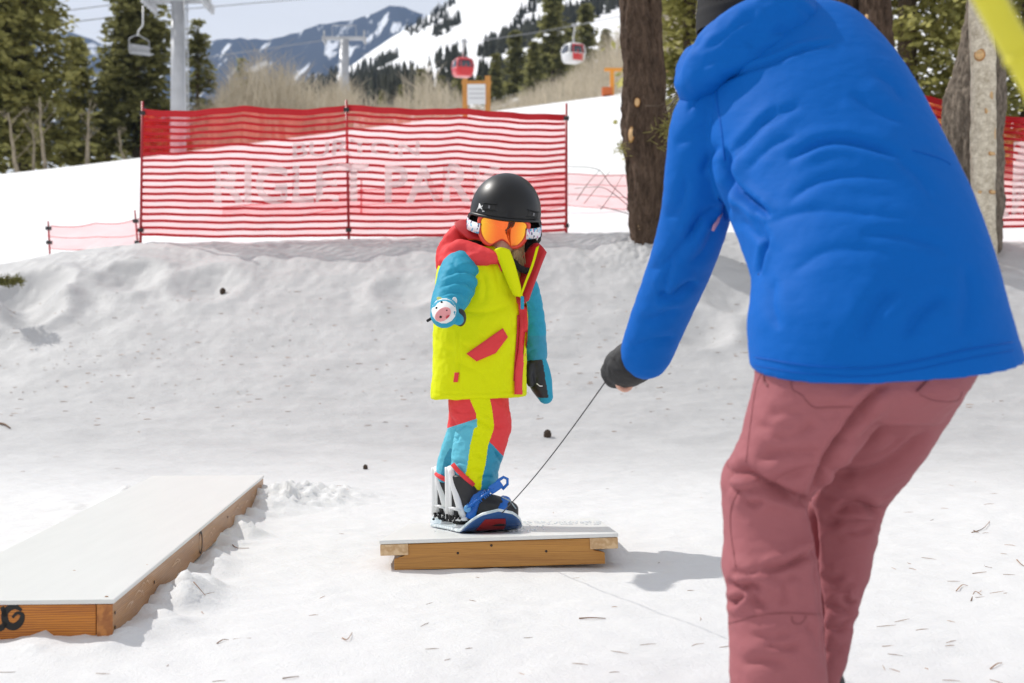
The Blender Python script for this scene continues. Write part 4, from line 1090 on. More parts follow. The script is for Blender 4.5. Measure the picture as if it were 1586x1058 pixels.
# ================================================================== litter on the snow
M_LITTER = mat("dry pine needles", (0.20, 0.12, 0.08), 0.8, var=0.5, vscale=3, col2=(0.36, 0.22, 0.14))
M_CONE = mat("pine cone scales", (0.07, 0.045, 0.03), 0.85, var=0.4, vscale=60)
def needles(mb, n, region, lmin, lmax, w, r_):
    xs = []; 
    for k in range(n):
        u, v = region(r_)
        y = 1586 / max(v - 529, 20) if v > 680 else np.interp(v, [380, 459, 545, 626, 690], [13.0, 12, 11, 10, 9])
        y += r_.uniform(-0.15, 0.15); x = (u - CU) * y / F; xs.append((x, y))
    A = np.array(xs); Z = ground_z(A[:, 0], A[:, 1])
    for (x, y), z in zip(xs, Z):
        a = r_.gauss(0, 0.7) + (0 if r_.random() < 0.75 else 1.4); l = r_.uniform(lmin, lmax); b = a + r_.gauss(0, 0.35)
        p0 = Vector((x, y, z + w * 1.2)); p1 = p0 + Vector((math.cos(a), math.sin(a), r_.uniform(0, 0.06))) * l * 0.5; p2 = p1 + Vector((math.cos(b), math.sin(b), r_.uniform(-0.06, 0.05))) * l * 0.5
        mb.tube([p0, p1, p2], [w * 0.7, w, w * 0.4], 4, cap=False)
r_ = random.Random(77); mb = MB()
needles(mb, 620, lambda q: (q.uniform(-60, 1640), q.triangular(400, 700, 540)), 0.012, 0.06, 0.0020, r_)
needles(mb, 90, lambda q: (q.uniform(-60, 1640), q.uniform(700, 1080)), 0.015, 0.055, 0.0008, r_)
needles(mb, 36, lambda q: (q.gauss(1480, 90), q.gauss(850, 140)), 0.02, 0.06, 0.0009, r_)
for (u, v, k_) in ((333, 764, .004), (238, 818, .005), (115, 884, .003), (228, 875, .003), (165, 924, .003), (70, 862, .002), (300, 742, .002), (180, 800, .0018)):
    d_ = Vector(((u - CU) / F, 1, -(v - CV) / F)); p_ = Vector((0, 0, CAMZ)) + d_ * ((Z0 + H + .0135 - CAMZ) / d_.z)
    mb.ell(p_, k_ * 1.6, k_ * 1.1, k_ * .6, None, 7, 5)
tag(mb.build("pine_litter", M_LITTER), "brown needles and bark bits scattered over the snow", kind="stuff")

def gpt(u, v):
    y = 1586 / (v - 529) if v > 690 else float(np.interp(v, [380, 459, 545, 626, 690], [13.0, 12, 11, 10, 9]))
    x = (u - CU) * y / F
    return Vector((x, y, float(ground_z(x, y)[0])))
def cone(u, v, r, lab):
    c = gpt(u, v) + Vector((0, 0, r * 0.6)); mb = MB(); q = random.Random(int(u))
    mb.ell(c, r * 0.7, r * 0.7, r, None, 10, 8)
    for k in range(46):
        t = k / 46; th = t * math.pi * 0.96 + 0.05; ph = k * 2.4
        n = Vector((math.sin(th) * math.cos(ph), math.sin(th) * math.sin(ph), math.cos(th)))
        mb.ell(c + Vector((n.x * r * 0.8, n.y * r * 0.8, n.z * r)), r * 0.22, r * 0.22, r * 0.1, n.to_track_quat('Z', 'Y').to_matrix(), 6, 4)
    tag(mb.build("pine_cone", M_CONE), lab, "pine cone", "pine cones on the snow")
cone(566, 729, 0.016, "round dark pine cone on the snow between the two boxes, towards the bank")
cone(848, 679, 0.030, "greenish cone lying on the snow right of the child's trousers")
cone(345, 449, 0.030, "dark cone bit high on the bank below the long fence")
def twig(pts, w, lab):
    A = []
    for i, (u, v) in enumerate(pts):
        p = gpt(u, v); A.append(p + Vector((0, 0, w + 0.003 * (i % 2))))
    C_ = crom([list(a) for a in A], 5)
    tag(MB().tube(C_, [w * (1 - 0.6 * i / len(C_)) for i in range(len(C_))], 6).build("twig", M_LITTER), lab, "twig", "twigs on the snow")
twig([(897, 959), (915, 960), (938, 959)], 0.0022, "straight reddish twig on the snow in front of the rocking box")
twig([(1505, 826), (1522, 820), (1533, 808)], 0.0018, "forked brown twig on the snow right of the trousers, upper one")
twig([(1508, 823), (1516, 828)], 0.0016, "tiny brown twig touching the forked one right of the trousers")
twig([(1575, 866), (1580, 876), (1586, 881)], 0.0020, "bent brown twig at the right edge of the snow")
twig([(1481, 918), (1490, 910), (1499, 909)], 0.0017, "hooked brown twig on the snow right of the shins")
twig([(1506, 889), (1528, 889)], 0.0013, "straight thin twig on the snow right of the trousers")
twig([(1504, 931), (1510, 920), (1520, 925)], 0.0016, "small angled twig below the hooked one on the snow")
twig([(1534, 1034), (1544, 1030), (1552, 1028)], 0.0018, "short twig on the snow near the lower right corner")
twig([(336, 998), (345, 994), (354, 992)], 0.0016, "thin bent twig on the snow right of the low box's near corner")
twig([(360, 847), (368, 850), (386, 849)], 0.0017, "dark thin twig in the shade beside the low box")
twig([(300, 931), (308, 934), (318, 936)], 0.0017, "short twig in the shaded snow beside the low box's near end")
twig([(438, 1048), (452, 1049), (463, 1046)], 0.0016, "pale brown twig on the snow at the bottom edge")
twig([(530, 985), (538, 990), (545, 978)], 0.0016, "crooked little twig on the snow left of the rocking box")
twig([(0, 660), (8, 662), (16, 666)], 0.008, "thick bent twig at the left edge of the snow bowl")
# green sprig in the hollow on the left of the bank
gs = empty("evergreen_sprig", P(14, 436, 11.6)); tag(gs, "dark green evergreen sprig sticking out of the bank at the left edge", "sprig")
r_ = random.Random(2); mb = MB()
for k in range(240):
    t = r_.random(); c = P(-12 + 46 * t, 436 + r_.gauss(0, 3), 11.55 + r_.gauss(0, 0.03)); e = c + Vector((r_.gauss(0.3, 0.6), r_.gauss(0, 0.6), r_.gauss(0.3, 0.6))).normalized() * 0.05
    mb.tube([c, e], [0.005, 0.002], 3, cap=False)
mb.build("needle_cluster", M_NEEDLE_D, gs)
MB().tube([P(-20, 440, 11.6), P(10, 438, 11.58), P(34, 434, 11.55)], [0.01, 0.008, 0.004], 6).build("stem", M_BARK, gs)
# ================================================================== child on the snowboard
M_YEL = mat("lime yellow shell fabric", (0.70, 0.75, 0.002), 0.7, bump=0.10, bscale=90, spec=0.15)
M_CORAL = mat("coral red shell fabric", (0.74, 0.058, 0.064), 0.7, bump=0.10, bscale=90, spec=0.15)
M_REDIN = mat("deep red lining", (0.50, 0.012, 0.018), 0.6, bump=0.10, bscale=300)
M_TEAL = mat("sky blue shell fabric", (0.030, 0.31, 0.47), 0.65, bump=0.10, bscale=90, spec=0.15)
M_LBLUE = mat("pale blue shell fabric", (0.12, 0.48, 0.62), 0.7, bump=0.10, bscale=90, spec=0.15)
M_DBLUE = mat("teal blue shell fabric", (0.015, 0.25, 0.40), 0.55, bump=0.10, bscale=420)
M_BLACKF = mat("black fleece", (0.012, 0.012, 0.013), 0.9, bump=0.6, bscale=160)
M_BLACKL = mat("black leather", (0.014, 0.014, 0.016), 0.45, bump=0.15, bscale=120)
M_WHITEB = mat("white binding plastic", (0.78, 0.79, 0.80), 0.3)
M_WHITEF = mat("white fabric", (0.78, 0.77, 0.76), 0.7)
M_PINK = mat("pink fabric patch", (0.78, 0.33, 0.34), 0.7)
M_SKIN = mat("skin", (0.62, 0.36, 0.27), 0.5, sss=0.12, var=0.06, vscale=40)
M_BLOND = mat("blond hair", (0.38, 0.26, 0.13), 0.5, var=0.3, vscale=40, stretch=(6, 6, 0.6))
M_HELMET = mat("matt black helmet shell", (0.008, 0.0082, 0.009), 0.40, spec=0.36)
M_GOGF = mat("coral goggle frame", (0.72, 0.06, 0.03), 0.4)
M_BLUEP = mat("royal blue binding plastic", (0.008, 0.13, 0.52), 0.35)
M_BOARDBASE = mat("dark blue board base", (0.006, 0.075, 0.26), 0.22, coat=0.5)
M_BOARDTOP = mat("icy blue topsheet", (0.33, 0.46, 0.52), 0.3, var=0.2, vscale=30, col2=(0.75, 0.8, 0.82))
M_BOARDRED = mat("dark red board print", (0.33, 0.012, 0.014), 0.3)

DC = 5.05
def cr_(L, Rr, d=DC, depth=0.12, tilt=0.0, n=2.4): return ring(L, Rr, d, depth, tilt, n)

# body under the clothes: one continuous surface
bm_ = MB()
hd = P(786, 352, DC)
limb(bm_, [(P(746, 600, DC), .085), (P(744, 520, DC), .095), (P(748, 440, DC), .09), (P(766, 405, DC), .05), (P(778, 385, DC), .045)], seg=16)
bm_.ell(P(783, 335, DC + 0.01), 0.082, 0.095, 0.105)                       # skull
bm_.ell(P(783, 376, DC - 0.03), 0.062, 0.062, 0.058)                       # jaw and cheeks
bm_.ell(P(779, 372, DC - 0.086), 0.010, 0.012, 0.011); bm_.ell(P(780, 362, DC - 0.076), 0.008, 0.011, 0.022)   # nose
bm_.ell(P(777, 387, DC - 0.083), 0.020, 0.008, 0.005); bm_.ell(P(777, 391, DC - 0.081), 0.016, 0.008, 0.006)   # lips
bm_.ell(P(779, 399, DC - 0.066), 0.018, 0.016, 0.014)                      # chin
for s in (-1, 1): bm_.ell(P(783 + s * 38, 360, DC + 0.02), 0.012, 0.02, 0.03)   # ears
limb(bm_, [(P(716, 412, DC - .06), .04), (P(700, 445, DC - .17), .035), (P(690, 478, DC - .28), .028)], seg=14)
limb(bm_, [(P(812, 425, DC + .1), .04), (P(826, 500, DC + .13), .034), (P(832, 560, DC + .1), .026)], seg=14)
limb(bm_, [(P(748, 600, DC - .06), .07), (P(752, 660, DC - .06), .05), (P(736, 735, DC - .08), .04), (P(740, 770, DC - .09), .035)], seg=14)
limb(bm_, [(P(735, 600, DC + .08), .07), (P(722, 665, DC + .12), .05), (P(692, 735, DC + .22), .04), (P(694, 770, DC + .22), .035)], seg=14)
child_me = remesh(bm_, 0.006, 5)
child = link_mesh("person", child_me, M_SKIN)
tag(child, "child in a black helmet, orange goggles and lime yellow jacket, standing on a snowboard", "child")

# ---- trousers ----
tb_ = MB()
loft([cr_((697, 585), (787, 585), DC, .125), cr_((697, 619), (785, 619), DC - .02, .12), cr_((699, 640), (788, 640), DC - .05, .095), cr_((709, 657), (790, 659), DC - .06, .085), cr_((708, 668), (789, 668), DC - .06, .085), cr_((703, 690), (782, 690), DC - .07, .084), cr_((701, 712), (775, 712), DC - .08, .082), cr_((702, 732), (770, 732), DC - .085, .080), cr_((708, 746), (768, 748), DC - .09, .074), cr_((714, 754), (764, 754), DC - .09, .066)], 5, 40, tb_)
loft([cr_((700, 600), (770, 600), DC + .05, .11), cr_((698, 640), (760, 640), DC + .09, .10), cr_((694, 668), (752, 668), DC + .14, .09), cr_((687, 690), (748, 690), DC + .18, .085), cr_((681, 710), (742, 710), DC + .21, .08), cr_((678, 730), (730, 730), DC + .22, .075), cr_((680, 742), (724, 748), DC + .22, .068)], 5, 40, tb_)
tme = remesh(tb_, 0.0023, 12); set_co(tme, get_co(tme) + get_no(tme) * .005)
folds(tme, [([(712, 657), (735, 650), (760, 662), (786, 660)], 5.00, 0.0096), ([(705, 668), (722, 660), (736, 664)], 4.00, 0.0080), ([(714, 672), (705, 684), (699, 690)], 4.00, 0.0064), ([(703, 676), (710, 686)], 3.50, 0.0096), ([(725, 720), (716, 716), (702, 718)], 4.00, 0.0080),
            ([(765, 698), (772, 708), (776, 716)], 4.00, 0.0096), ([(736, 700), (748, 708), (756, 700)], 5.00, 0.0064), ([(722, 730), (736, 726), (752, 732)], 5.00, 0.0080), ([(740, 742), (752, 738), (764, 740)], 4.00, 0.0080), ([(750, 640), (762, 648), (772, 640)], 5.00, 0.0048), ([(700, 632), (716, 640), (730, 636)], 5.00, 0.0048), ([(690, 712), (697, 722), (705, 726)], 4.00, 0.0064)],
      [((14, 14, 22), .0045, True), ((38, 38, 30), .0016, False)])
smooth_mesh(tme, 1, .25)
SL = [(585, 722), (619, 728), (640, 737), (655, 739), (661, 739), (664, 734), (690, 728), (720, 724), (740, 720), (760, 722)]
SR = [(585, 756), (619, 759), (640, 763), (655, 765), (661, 765), (664, 765), (690, 756), (720, 752), (740, 747), (760, 745)]
co = get_co(tme); cen = np.empty(len(tme.polygons) * 3); tme.polygons.foreach_get("center", cen); cen = cen.reshape(-1, 3)
cuv = proj(cen); v_ = cuv[:, 1]; u_ = cuv[:, 0]
far = cen[:, 1] > DC + 0.075 + (v_ - 640) * 0.0005
shift = np.where(far, -38 * sstep(630, 720, v_), 0)
sl = np.interp(v_, [a for a, b in SL], [b for a, b in SL]) + shift; sr = np.interp(v_, [a for a, b in SR], [b for a, b in SR]) + shift
mi = np.where((u_ > sl) & (u_ < sr) & ~(far & (v_ > 655)), 1, np.where(u_ <= sl, np.where(v_ < 657 - (u_ - 712) * 0.32, 0, 2), np.where(v_ < 683 + (u_ - 757) * 1.05, 0, 3)))
tr_o = link_mesh("trousers", tme, [M_CORAL, M_YEL, M_LBLUE, M_DBLUE], child)
tme.polygons.foreach_set("material_index", mi.astype(np.int32))
tme.update()
trim = MB()
trim.tube([P(701, 719, DC - .162), P(709, 729, DC - .170), P(722, 741, DC - .172), P(734, 751, DC - .166)], 0.0085, 8)
trim.build("cuff_trim", M_CORAL, tr_o)
trim = MB(); trim.tube([P(676, 734, DC + .20), P(684, 740, DC + .150), P(694, 745, DC + .145), P(703, 752, DC + .15)], 0.009, 8)
trim.build("cuff_trim", M_CORAL, tr_o)

# ---- boots ----
def boot(hx, toe, d, zb):
    """hx: heel pixel u, toe pixel u, sole height zb; the foot points to the right."""
    k = d / F; x0, x1 = (hx - CU) * k, (toe - CU) * k; L_ = x1 - x0; mb = MB()
    def st(t, z, hw, hh, n=2.6): return [x0 + L_ * t, d, zb + z, 0, hw, 0, 0, 0, hh, n]
    loft([st(.0, .045, .025, .03), st(.06, .052, .040, .046), st(.28, .058, .044, .052), st(.55, .052, .046, .046), st(.80, .044, .046, .038), st(.95, .036, .036, .028), st(1.0, .032, .02, .018)], 4, 24, mb)
    loft([[x0 + L_ * .2, d, zb + .05, .060, 0, 0, 0, .046, 0, 2.4], [x0 + L_ * .19, d, zb + .10, .058, 0, 0, 0, .048, 0, 2.4], [x0 + L_ * .20, d, zb + .165, .060, 0, 0, 0, .052, 0, 2.4]], 4, 24, mb)
    return remesh(mb, 0.005, 3)
BZ = 0.019
def plate_z(x, d):
    q = PC + ey * ((d - PC.y) / ey.y); return q.z + (x - q.x) * ex.z / ex.x
d1, d2 = 4.93, 5.27
zb1 = plate_z(-.09, d1) + 0.030; zb2 = plate_z(-.19, d2) + 0.030
b1 = link_mesh("boot", boot(704, 803, d1, zb1), M_BLACKL, child)
b2 = link_mesh("boot", boot(682, 775, d2, zb2), M_BLACKL, child)
so = MB()
for bo, hx, toe, d, zb in ((b1, 704, 803, d1, zb1), (b2, 682, 775, d2, zb2)):
    k = d / F; x0, x1 = (hx - CU) * k, (toe - CU) * k
    MB().add(*(lambda pts: ([(x, y, zb - .004) for x, y in pts] + [(x, y, zb + .016) for x, y in pts], [tuple(reversed(range(len(pts)))), tuple(range(len(pts), 2 * len(pts)))] + [(i, (i + 1) % len(pts), len(pts) + (i + 1) % len(pts), len(pts) + i) for i in range(len(pts))]))(
        [((x0 + x1) / 2 + (x1 - x0) / 2 * math.copysign(abs(math.cos(a)) ** .7, math.cos(a)), d + .047 * math.copysign(abs(math.sin(a)) ** .7, math.sin(a))) for a in np.linspace(0, 6.2832, 28, endpoint=False)])).build("sole", M_BLACKF, bo, bevel=0.003)
# pale toe cap stitching and lace loop
MB().tube([P(778, 770, d1 - .052), P(790, 776, d1 - .05), P(799, 788, d1 - .04)], 0.0022, 6).build("toe_seam", M_BOARDTOP, b1)

# ---- jacket ----
jb = MB()
loft([cr_((668, 618), (815, 613), DC, .150, 0, 2.5), cr_((668, 606), (815, 602), DC, .150, 0, 2.5), cr_((670, 560), (815, 558), DC, .148), cr_((672, 500), (815, 500), DC, .146), cr_((674, 450), (815, 455), DC, .142), cr_((677, 425), (813, 430), DC, .132), cr_((686, 405), (806, 410), DC, .112), cr_((708, 390), (798, 394), DC, .085), cr_((722, 382), (794, 386), DC, .07)], 6, 56, jb)
jme = remesh(jb, 0.0046, 4)
folds(jme, [([(790, 470), (765, 482), (735, 484), (714, 478)], 7.00, 0.0080), ([(808, 500), (780, 520), (748, 524)], 8.00, 0.0064), ([(808, 540), (785, 560), (770, 585)], 8.00, 0.0048), ([(700, 560), (740, 575), (760, 600)], 9.00, 0.0048),
            ([(745, 420), (752, 445), (748, 470)], 7.00, 0.0080), ([(760, 400), (770, 430), (772, 455)], 7.00, 0.0048), ([(709, 500), (711, 560), (710, 612)], 3.00, 0.0048), ([(712, 530), (735, 545), (748, 560)], 7.00, 0.0048), ([(672, 520), (690, 540), (706, 545)], 7.00, 0.0032), ([(668, 609), (740, 610), (813, 605)], 2.20, 0.0048)],
      [((9, 9, 12), .007, False), ((16, 16, 11), .004, True)])
smooth_mesh(jme, 1, .25)
jac = link_mesh("jacket", jme, M_YEL, child)
def on_surf(u, v, off=0.0, me_=None):
    """Point on the clothing facing the lens under pixel (u, v)."""
    from mathutils.bvhtree import BVHTree
    key = (me_ or jme).name
    if key not in _BVH: _BVH[key] = BVHTree.FromPolygons([tuple(c) for c in get_co(me_ or jme)], [tuple(p.vertices) for p in (me_ or jme).polygons])
    d_ = Vector(((u - CU) / F, 1, -(v - CV) / F)).normalized()
    h = _BVH[key].ray_cast(Vector((0, 0, CAMZ)), d_)
    if h[0] is None: return None
    return h[0] - d_ * off
_BVH = {}
def patch(poly, off, thick, me_, n=9):
    """Sewn-on patch following the cloth: photo outline poly, laid off metres above the cloth."""
    from mathutils.geometry import tessellate_polygon
    p = np.array(poly, float); mb = MB(); c = p.mean(0); rings_ = []
    d = []
    for i in range(len(p)):
        a, b = p[i], p[(i + 1) % len(p)]
        for t in np.linspace(0, 1, n, endpoint=False): d.append(a + (b - a) * t)
    d = np.array(d); m = len(d); vs = []; last = None
    for s in (1.0, 0.985, 0.75, 0.5, 0.25, 0.0):
        o = -0.004 if s == 1.0 else off + thick * math.sqrt(max(0, 1 - s ** 3 * 0.9)) * 0.6 + thick * 0.4
        for q in d:
            z = c + (q - c) * s; h = on_surf(z[0], z[1], o, me_)
            if h is None: h = last if last is not None else P(z[0], z[1], DC)
            last = h; vs.append(h)
    fs = [(r * m + i, r * m + (i + 1) % m, (r + 1) * m + (i + 1) % m, (r + 1) * m + i) for r in range(5) for i in range(m)]
    return mb.add(vs, fs)
pk = patch([(722, 548), (779, 508), (787, 522), (768, 547), (738, 560)], .002, .010, jme).build("pocket_flap", M_CORAL, jac)
patch([(704, 577), (711, 577), (709, 592), (702, 592)], .002, .004, jme, 4).build("side_tab", M_CORAL, jac)
patch([(770, 407), (776, 404), (782, 417), (776, 421)], .002, .004, jme, 4).build("chest_tab", M_CORAL, jac)
# front placket: red strip with the zip on its right
def ribbon(pts, w, off, me_, name, m, parent, n=8, thick=.006):
    A = crom([list(p) for p in pts], n); mb = MB(); prev = None; vs = []
    for i in range(len(A)):
        t = A[min(i + 1, len(A) - 1)] - A[max(i - 1, 0)]; t /= np.linalg.norm(t); nn = np.array([-t[1], t[0]])
        for s, o in ((-1, -.003), (-.9, off + thick * .7), (0, off + thick), (.9, off + thick * .7), (1, -.003)):
            q = A[i] + nn * s * w / 2; h = on_surf(q[0], q[1], o, me_)
            if h is None: h = P(q[0], q[1], (prev.y if prev is not None else DC) - 0.0)
            prev = h; vs.append(h)
    fs = [(i * 5 + k, i * 5 + k + 1, (i + 1) * 5 + k + 1, (i + 1) * 5 + k) for i in range(len(A) - 1) for k in range(4)]
    return mb.add(vs, fs).build(name, m, parent)
ribbon([(808, 462), (811, 500), (809, 540), (804, 575), (803, 611)], 13, .004, jme, "front_placket", M_CORAL, jac, thick=.012)
ribbon([(814, 470), (816, 500), (813, 545), (810, 605)], 4, .004, jme, "placket_piping", M_YEL, jac, thick=.010)
ribbon([(803, 488), (802, 520), (799, 560), (797, 590)], 4, .003, jme, "placket_shadow_strip", M_REDIN, jac, thick=.004)  # deep red strip stands in for the shade along the placket
zp = ribbon([(769, 384), (779, 408), (790, 434), (803, 455)], 4, .006, jme, "zipper", M_DBLUE, jac, thick=.006)
MB().box(P(809, 469, DC - .155), .012, .008, .045).build("zipper_pull", M_TEAL, zp, bevel=.003)
# open collar: yellow inner front edge on the left side, red lined flap on the right
def sheet(px, name, m, parent, thick=.012, sub=4):
    """Quad sheet through a grid of (u, v, d) rows, given thickness."""
    rows = [crom([list(P(*q)) for q in r], sub) for r in px]
    A = np.array(rows); nr, nc = A.shape[:2]; cols = [crom(A[:, c], sub) for c in range(nc)]
    G = np.stack(cols, 1); nr, nc = G.shape[:2]
    me_ = bpy.data.meshes.new(name); me_.from_pydata(G.reshape(-1, 3).tolist(), [], [(j * nc + i, j * nc + i + 1, (j + 1) * nc + i + 1, (j + 1) * nc + i) for j in range(nr - 1) for i in range(nc - 1)])
    bm = bmesh.new(); bm.from_mesh(me_); bmesh.ops.recalc_face_normals(bm, faces=bm.faces)
    bmesh.ops.solidify(bm, geom=list(bm.faces), thickness=thick); bmesh.ops.recalc_face_normals(bm, faces=bm.faces); bm.to_mesh(me_); bm.free()
    return link_mesh(name, me_, m, parent)
col_l = sheet([[(768, 387, DC - .120), (775, 384, DC - .140), (788, 388, DC - .135)], [(775, 402, DC - .135), (783, 404, DC - .150), (796, 412, DC - .140)], [(787, 432, DC - .140), (794, 436, DC - .152), (804, 443, DC - .142)], [(798, 456, DC - .142), (803, 459, DC - .150), (808, 464, DC - .145)]], "collar_front", M_YEL, jac, .010)
col_r = sheet([[(806, 420, DC - .03), (822, 388, DC - .03), (836, 379, DC - .06), (847, 391, DC - .10)], [(803, 438, DC - .05), (815, 420, DC - .06), (826, 412, DC - .09), (840, 408, DC - .115)], [(802, 454, DC - .10), (811, 446, DC - .11), (819, 440, DC - .12), (830, 435, DC - .13)], [(804, 472, DC - .135), (809, 470, DC - .14), (814, 468, DC - .142), (819, 466, DC - .142)]], "collar_flap", M_REDIN, jac, .014)
sheet([[(831, 384, DC - .118), (835, 381, DC - .120)], [(823, 412, DC - .130), (827, 410, DC - .132)], [(812, 440, DC - .145), (816, 438, DC - .146)], [(805, 460, DC - .155), (808, 459, DC - .155)]], "collar_piping", M_YEL, col_r, .004)
# hood bunched round the neck
hb = MB()
limb(hb, [(P(806, 404, DC + .05), .045), (P(780, 398, DC + .13), .06), (P(738, 392, DC + .12), .066), (P(706, 398, DC + .04), .058), (P(704, 404, DC - .05), .040), (P(738, 402, DC - .105), .028), (P(768, 402, DC - .125), .016)], 5, 20)
limb(hb, [(P(684, 412, DC + .03), .022), (P(692, 388, DC + .04), .035), (P(710, 366, DC + .06), .040), (P(728, 352, DC + .09), .034), (P(760, 350, DC + .15), .03)], 5, 18)
limb(hb, [(P(690, 406, DC - .03), .026), (P(710, 386, DC - .05), .034), (P(740, 393, DC - .088), .031), (P(766, 400, DC - .120), .024)], 5, 18)
hme = remesh(hb, 0.0048, 8, .6)
folds(hme, [([(705, 352), (718, 366), (735, 378), (752, 384)], 6, .006), ([(680, 404), (700, 390), (722, 388)], 7, .004), ([(742, 392), (756, 398), (768, 406)], 4, .003), ([(728, 365), (742, 374), (756, 380)], 5, .005)], [((12, 12, 16), .006, True)])
hood = link_mesh("hood", hme, M_CORAL, jac)
sheet([[(704, 348, DC + .02), (716, 343, DC + .03), (730, 345, DC + .04)], [(708, 356, DC + .0), (722, 352, DC + .0), (738, 360, DC + .0)], [(726, 372, DC - .03), (738, 372, DC - .03), (750, 376, DC - .04)]], "hood_lining", M_REDIN, hood, .008)
# sleeves
sb = MB()
limb(sb, [(P(726, 408, DC - .06), .054), (P(713, 420, DC - .09), .070), (P(705, 446, DC - .16), .068), (P(695, 468, DC - .22), .060), (P(689, 481, DC - .29), .048)], 5, 24)
sme = remesh(sb, 0.0042, 4)
folds(sme, [([(742, 432), (724, 420), (704, 422), (684, 432)], 6.00, 0.0128, .3), ([(740, 452), (720, 436), (700, 438), (680, 446)], 6.00, 0.0128, .3), ([(734, 468), (716, 452), (694, 454), (676, 462)], 5.00, 0.0112, .3), ([(722, 480), (708, 466), (690, 464), (672, 474)], 4.00, 0.0096), ([(700, 408), (708, 416), (718, 424)], 5.00, 0.0080), ([(735, 420), (740, 432), (741, 444)], 4.00, 0.0064)], [((18, 18, 24), .004, True)])
smooth_mesh(sme, 1, .25)
s1 = link_mesh("sleeve", sme, M_TEAL, jac)
sb = MB()
limb(sb, [(P(800, 425, DC + .10), .055), (P(812, 452, DC + .115), .056), (P(822, 496, DC + .12), .052), (P(826, 530, DC + .11), .048), (P(828, 552, DC + .10), .046)], 5, 24)
sme2 = remesh(sb, 0.0042, 4)
folds(sme2, [([(815, 505), (828, 500), (842, 508)], 5, .005), ([(816, 548), (830, 540), (844, 546)], 5, .005), ([(818, 470), (828, 478), (836, 474)], 6, .004)], [((18, 18, 22), .004, True)])
s2 = link_mesh("sleeve", sme2, [M_TEAL, M_DBLUE], jac)
cen = np.empty(len(sme2.polygons) * 3); sme2.polygons.foreach_get("center", cen); vv = proj(cen.reshape(-1, 3))[:, 1]
sme2.polygons.foreach_set("material_index", (vv > 520).astype(np.int32))

# ---- mittens ----
def mitten(chain, thumb, flat, name="mitten"):
    mb = MB(); limb(mb, chain, 5, 18); limb(mb, thumb, 4, 12)
    m_ = remesh(mb, 0.004, 5); return m_
# right hand points at the lens
mm = mitten([(P(690, 478, DC - .27), .046), (P(689, 484, DC - .33), .047), (P(688, 487, DC - .39), .046), (P(689, 490, DC - .43), .038)], [(P(704, 492, DC - .30), .02), (P(710, 495, DC - .36), .019), (P(709, 497, DC - .40), .015)], 1)
mit1 = link_mesh("mitten", mm, [M_TEAL], child)
_BVH.clear()
fp = patch([(669 + 18.5 + 19.5 * math.cos(a), 481.5 + 20 * math.sin(a)) for a in np.linspace(0, 6.283, 14, endpoint=False)], .0015, .004, mm, 2).build("cow_face_patch", M_WHITEF, mit1)
def blob_px(u, v, ru, rv, off, rot=0.0, d=DC - .43):
    h = on_surf(u, v, off, mm) or P(u, v, d); k = h.y / F
    return MB().ell(h, ru * k, .004, rv * k, Matrix.Rotation(rot, 3, 'Y'), 18, 8)
blob_px(686, 487, 14, 9.5, .006, R(-38)).build("muzzle", M_PINK, fp)
for (u, v) in ((682.5, 491), (692, 481)): blob_px(u, v, 2.1, 1.9, .011).build("nostril", M_BLACKF, fp)
blob_px(693.5, 490.5, 3.8, 1.6, .011, R(-42)).build("mouth", mat("mouth red", (0.55, 0.05, 0.07), .7), fp)
for (u, v) in ((676, 477), (684, 468)): blob_px(u, v, 1.8, 1.8, .008).build("eye", M_BLACKF, fp)
blob_px(681, 463, 5, 3, .006, R(20)).build("forelock", mat("pale lime", (.62, .68, .2), .7), fp)
blob_px(704, 466, 4, 6, .004).build("ear", M_WHITEF, fp)
MB().tube([P(672, 490, DC - .36), P(667, 494, DC - .37), P(662, 497, DC - .36)], .005, 8).build("wrist_strap", M_BLACKF, mit1)
ml = MB(); ml.ell(P(713, 492, DC - .31), .020, .03, .030, None, 16, 10)
ml.build("thumb_palm", M_BLACKL, mit1)
# left hand hangs, palm to the lens
mm2 = mitten([(P(828, 556, DC + .10), .040), (P(833, 575, DC + .085), .044), (P(838, 595, DC + .07), .042), (P(845, 614, DC + .06), .028)], [(P(822, 568, DC + .06), .018), (P(819, 582, DC + .035), .018), (P(822, 594, DC + .02), .014)], 1)
mit2 = link_mesh("mitten", mm2, [M_TEAL, M_BLACKL], child)
no2 = np.empty(len(mm2.polygons) * 3); mm2.polygons.foreach_get("normal", no2); no2 = no2.reshape(-1, 3)
cen = np.empty(len(mm2.polygons) * 3); mm2.polygons.foreach_get("center", cen); cu2 = proj(cen.reshape(-1, 3))
mm2.polygons.foreach_set("material_index", ((no2[:, 1] < .15) & (cu2[:, 0] < 843 + (cu2[:, 1] - 575) * 0.16) & (cu2[:, 1] > 557) & (cu2[:, 1] < 616)).astype(np.int32))
MB().tube([P(831, 594, DC + .01), P(836, 598, DC + .012), P(840, 598, DC + .018)], .002, 6).build("stitched_mark", M_WHITEF, mit2)

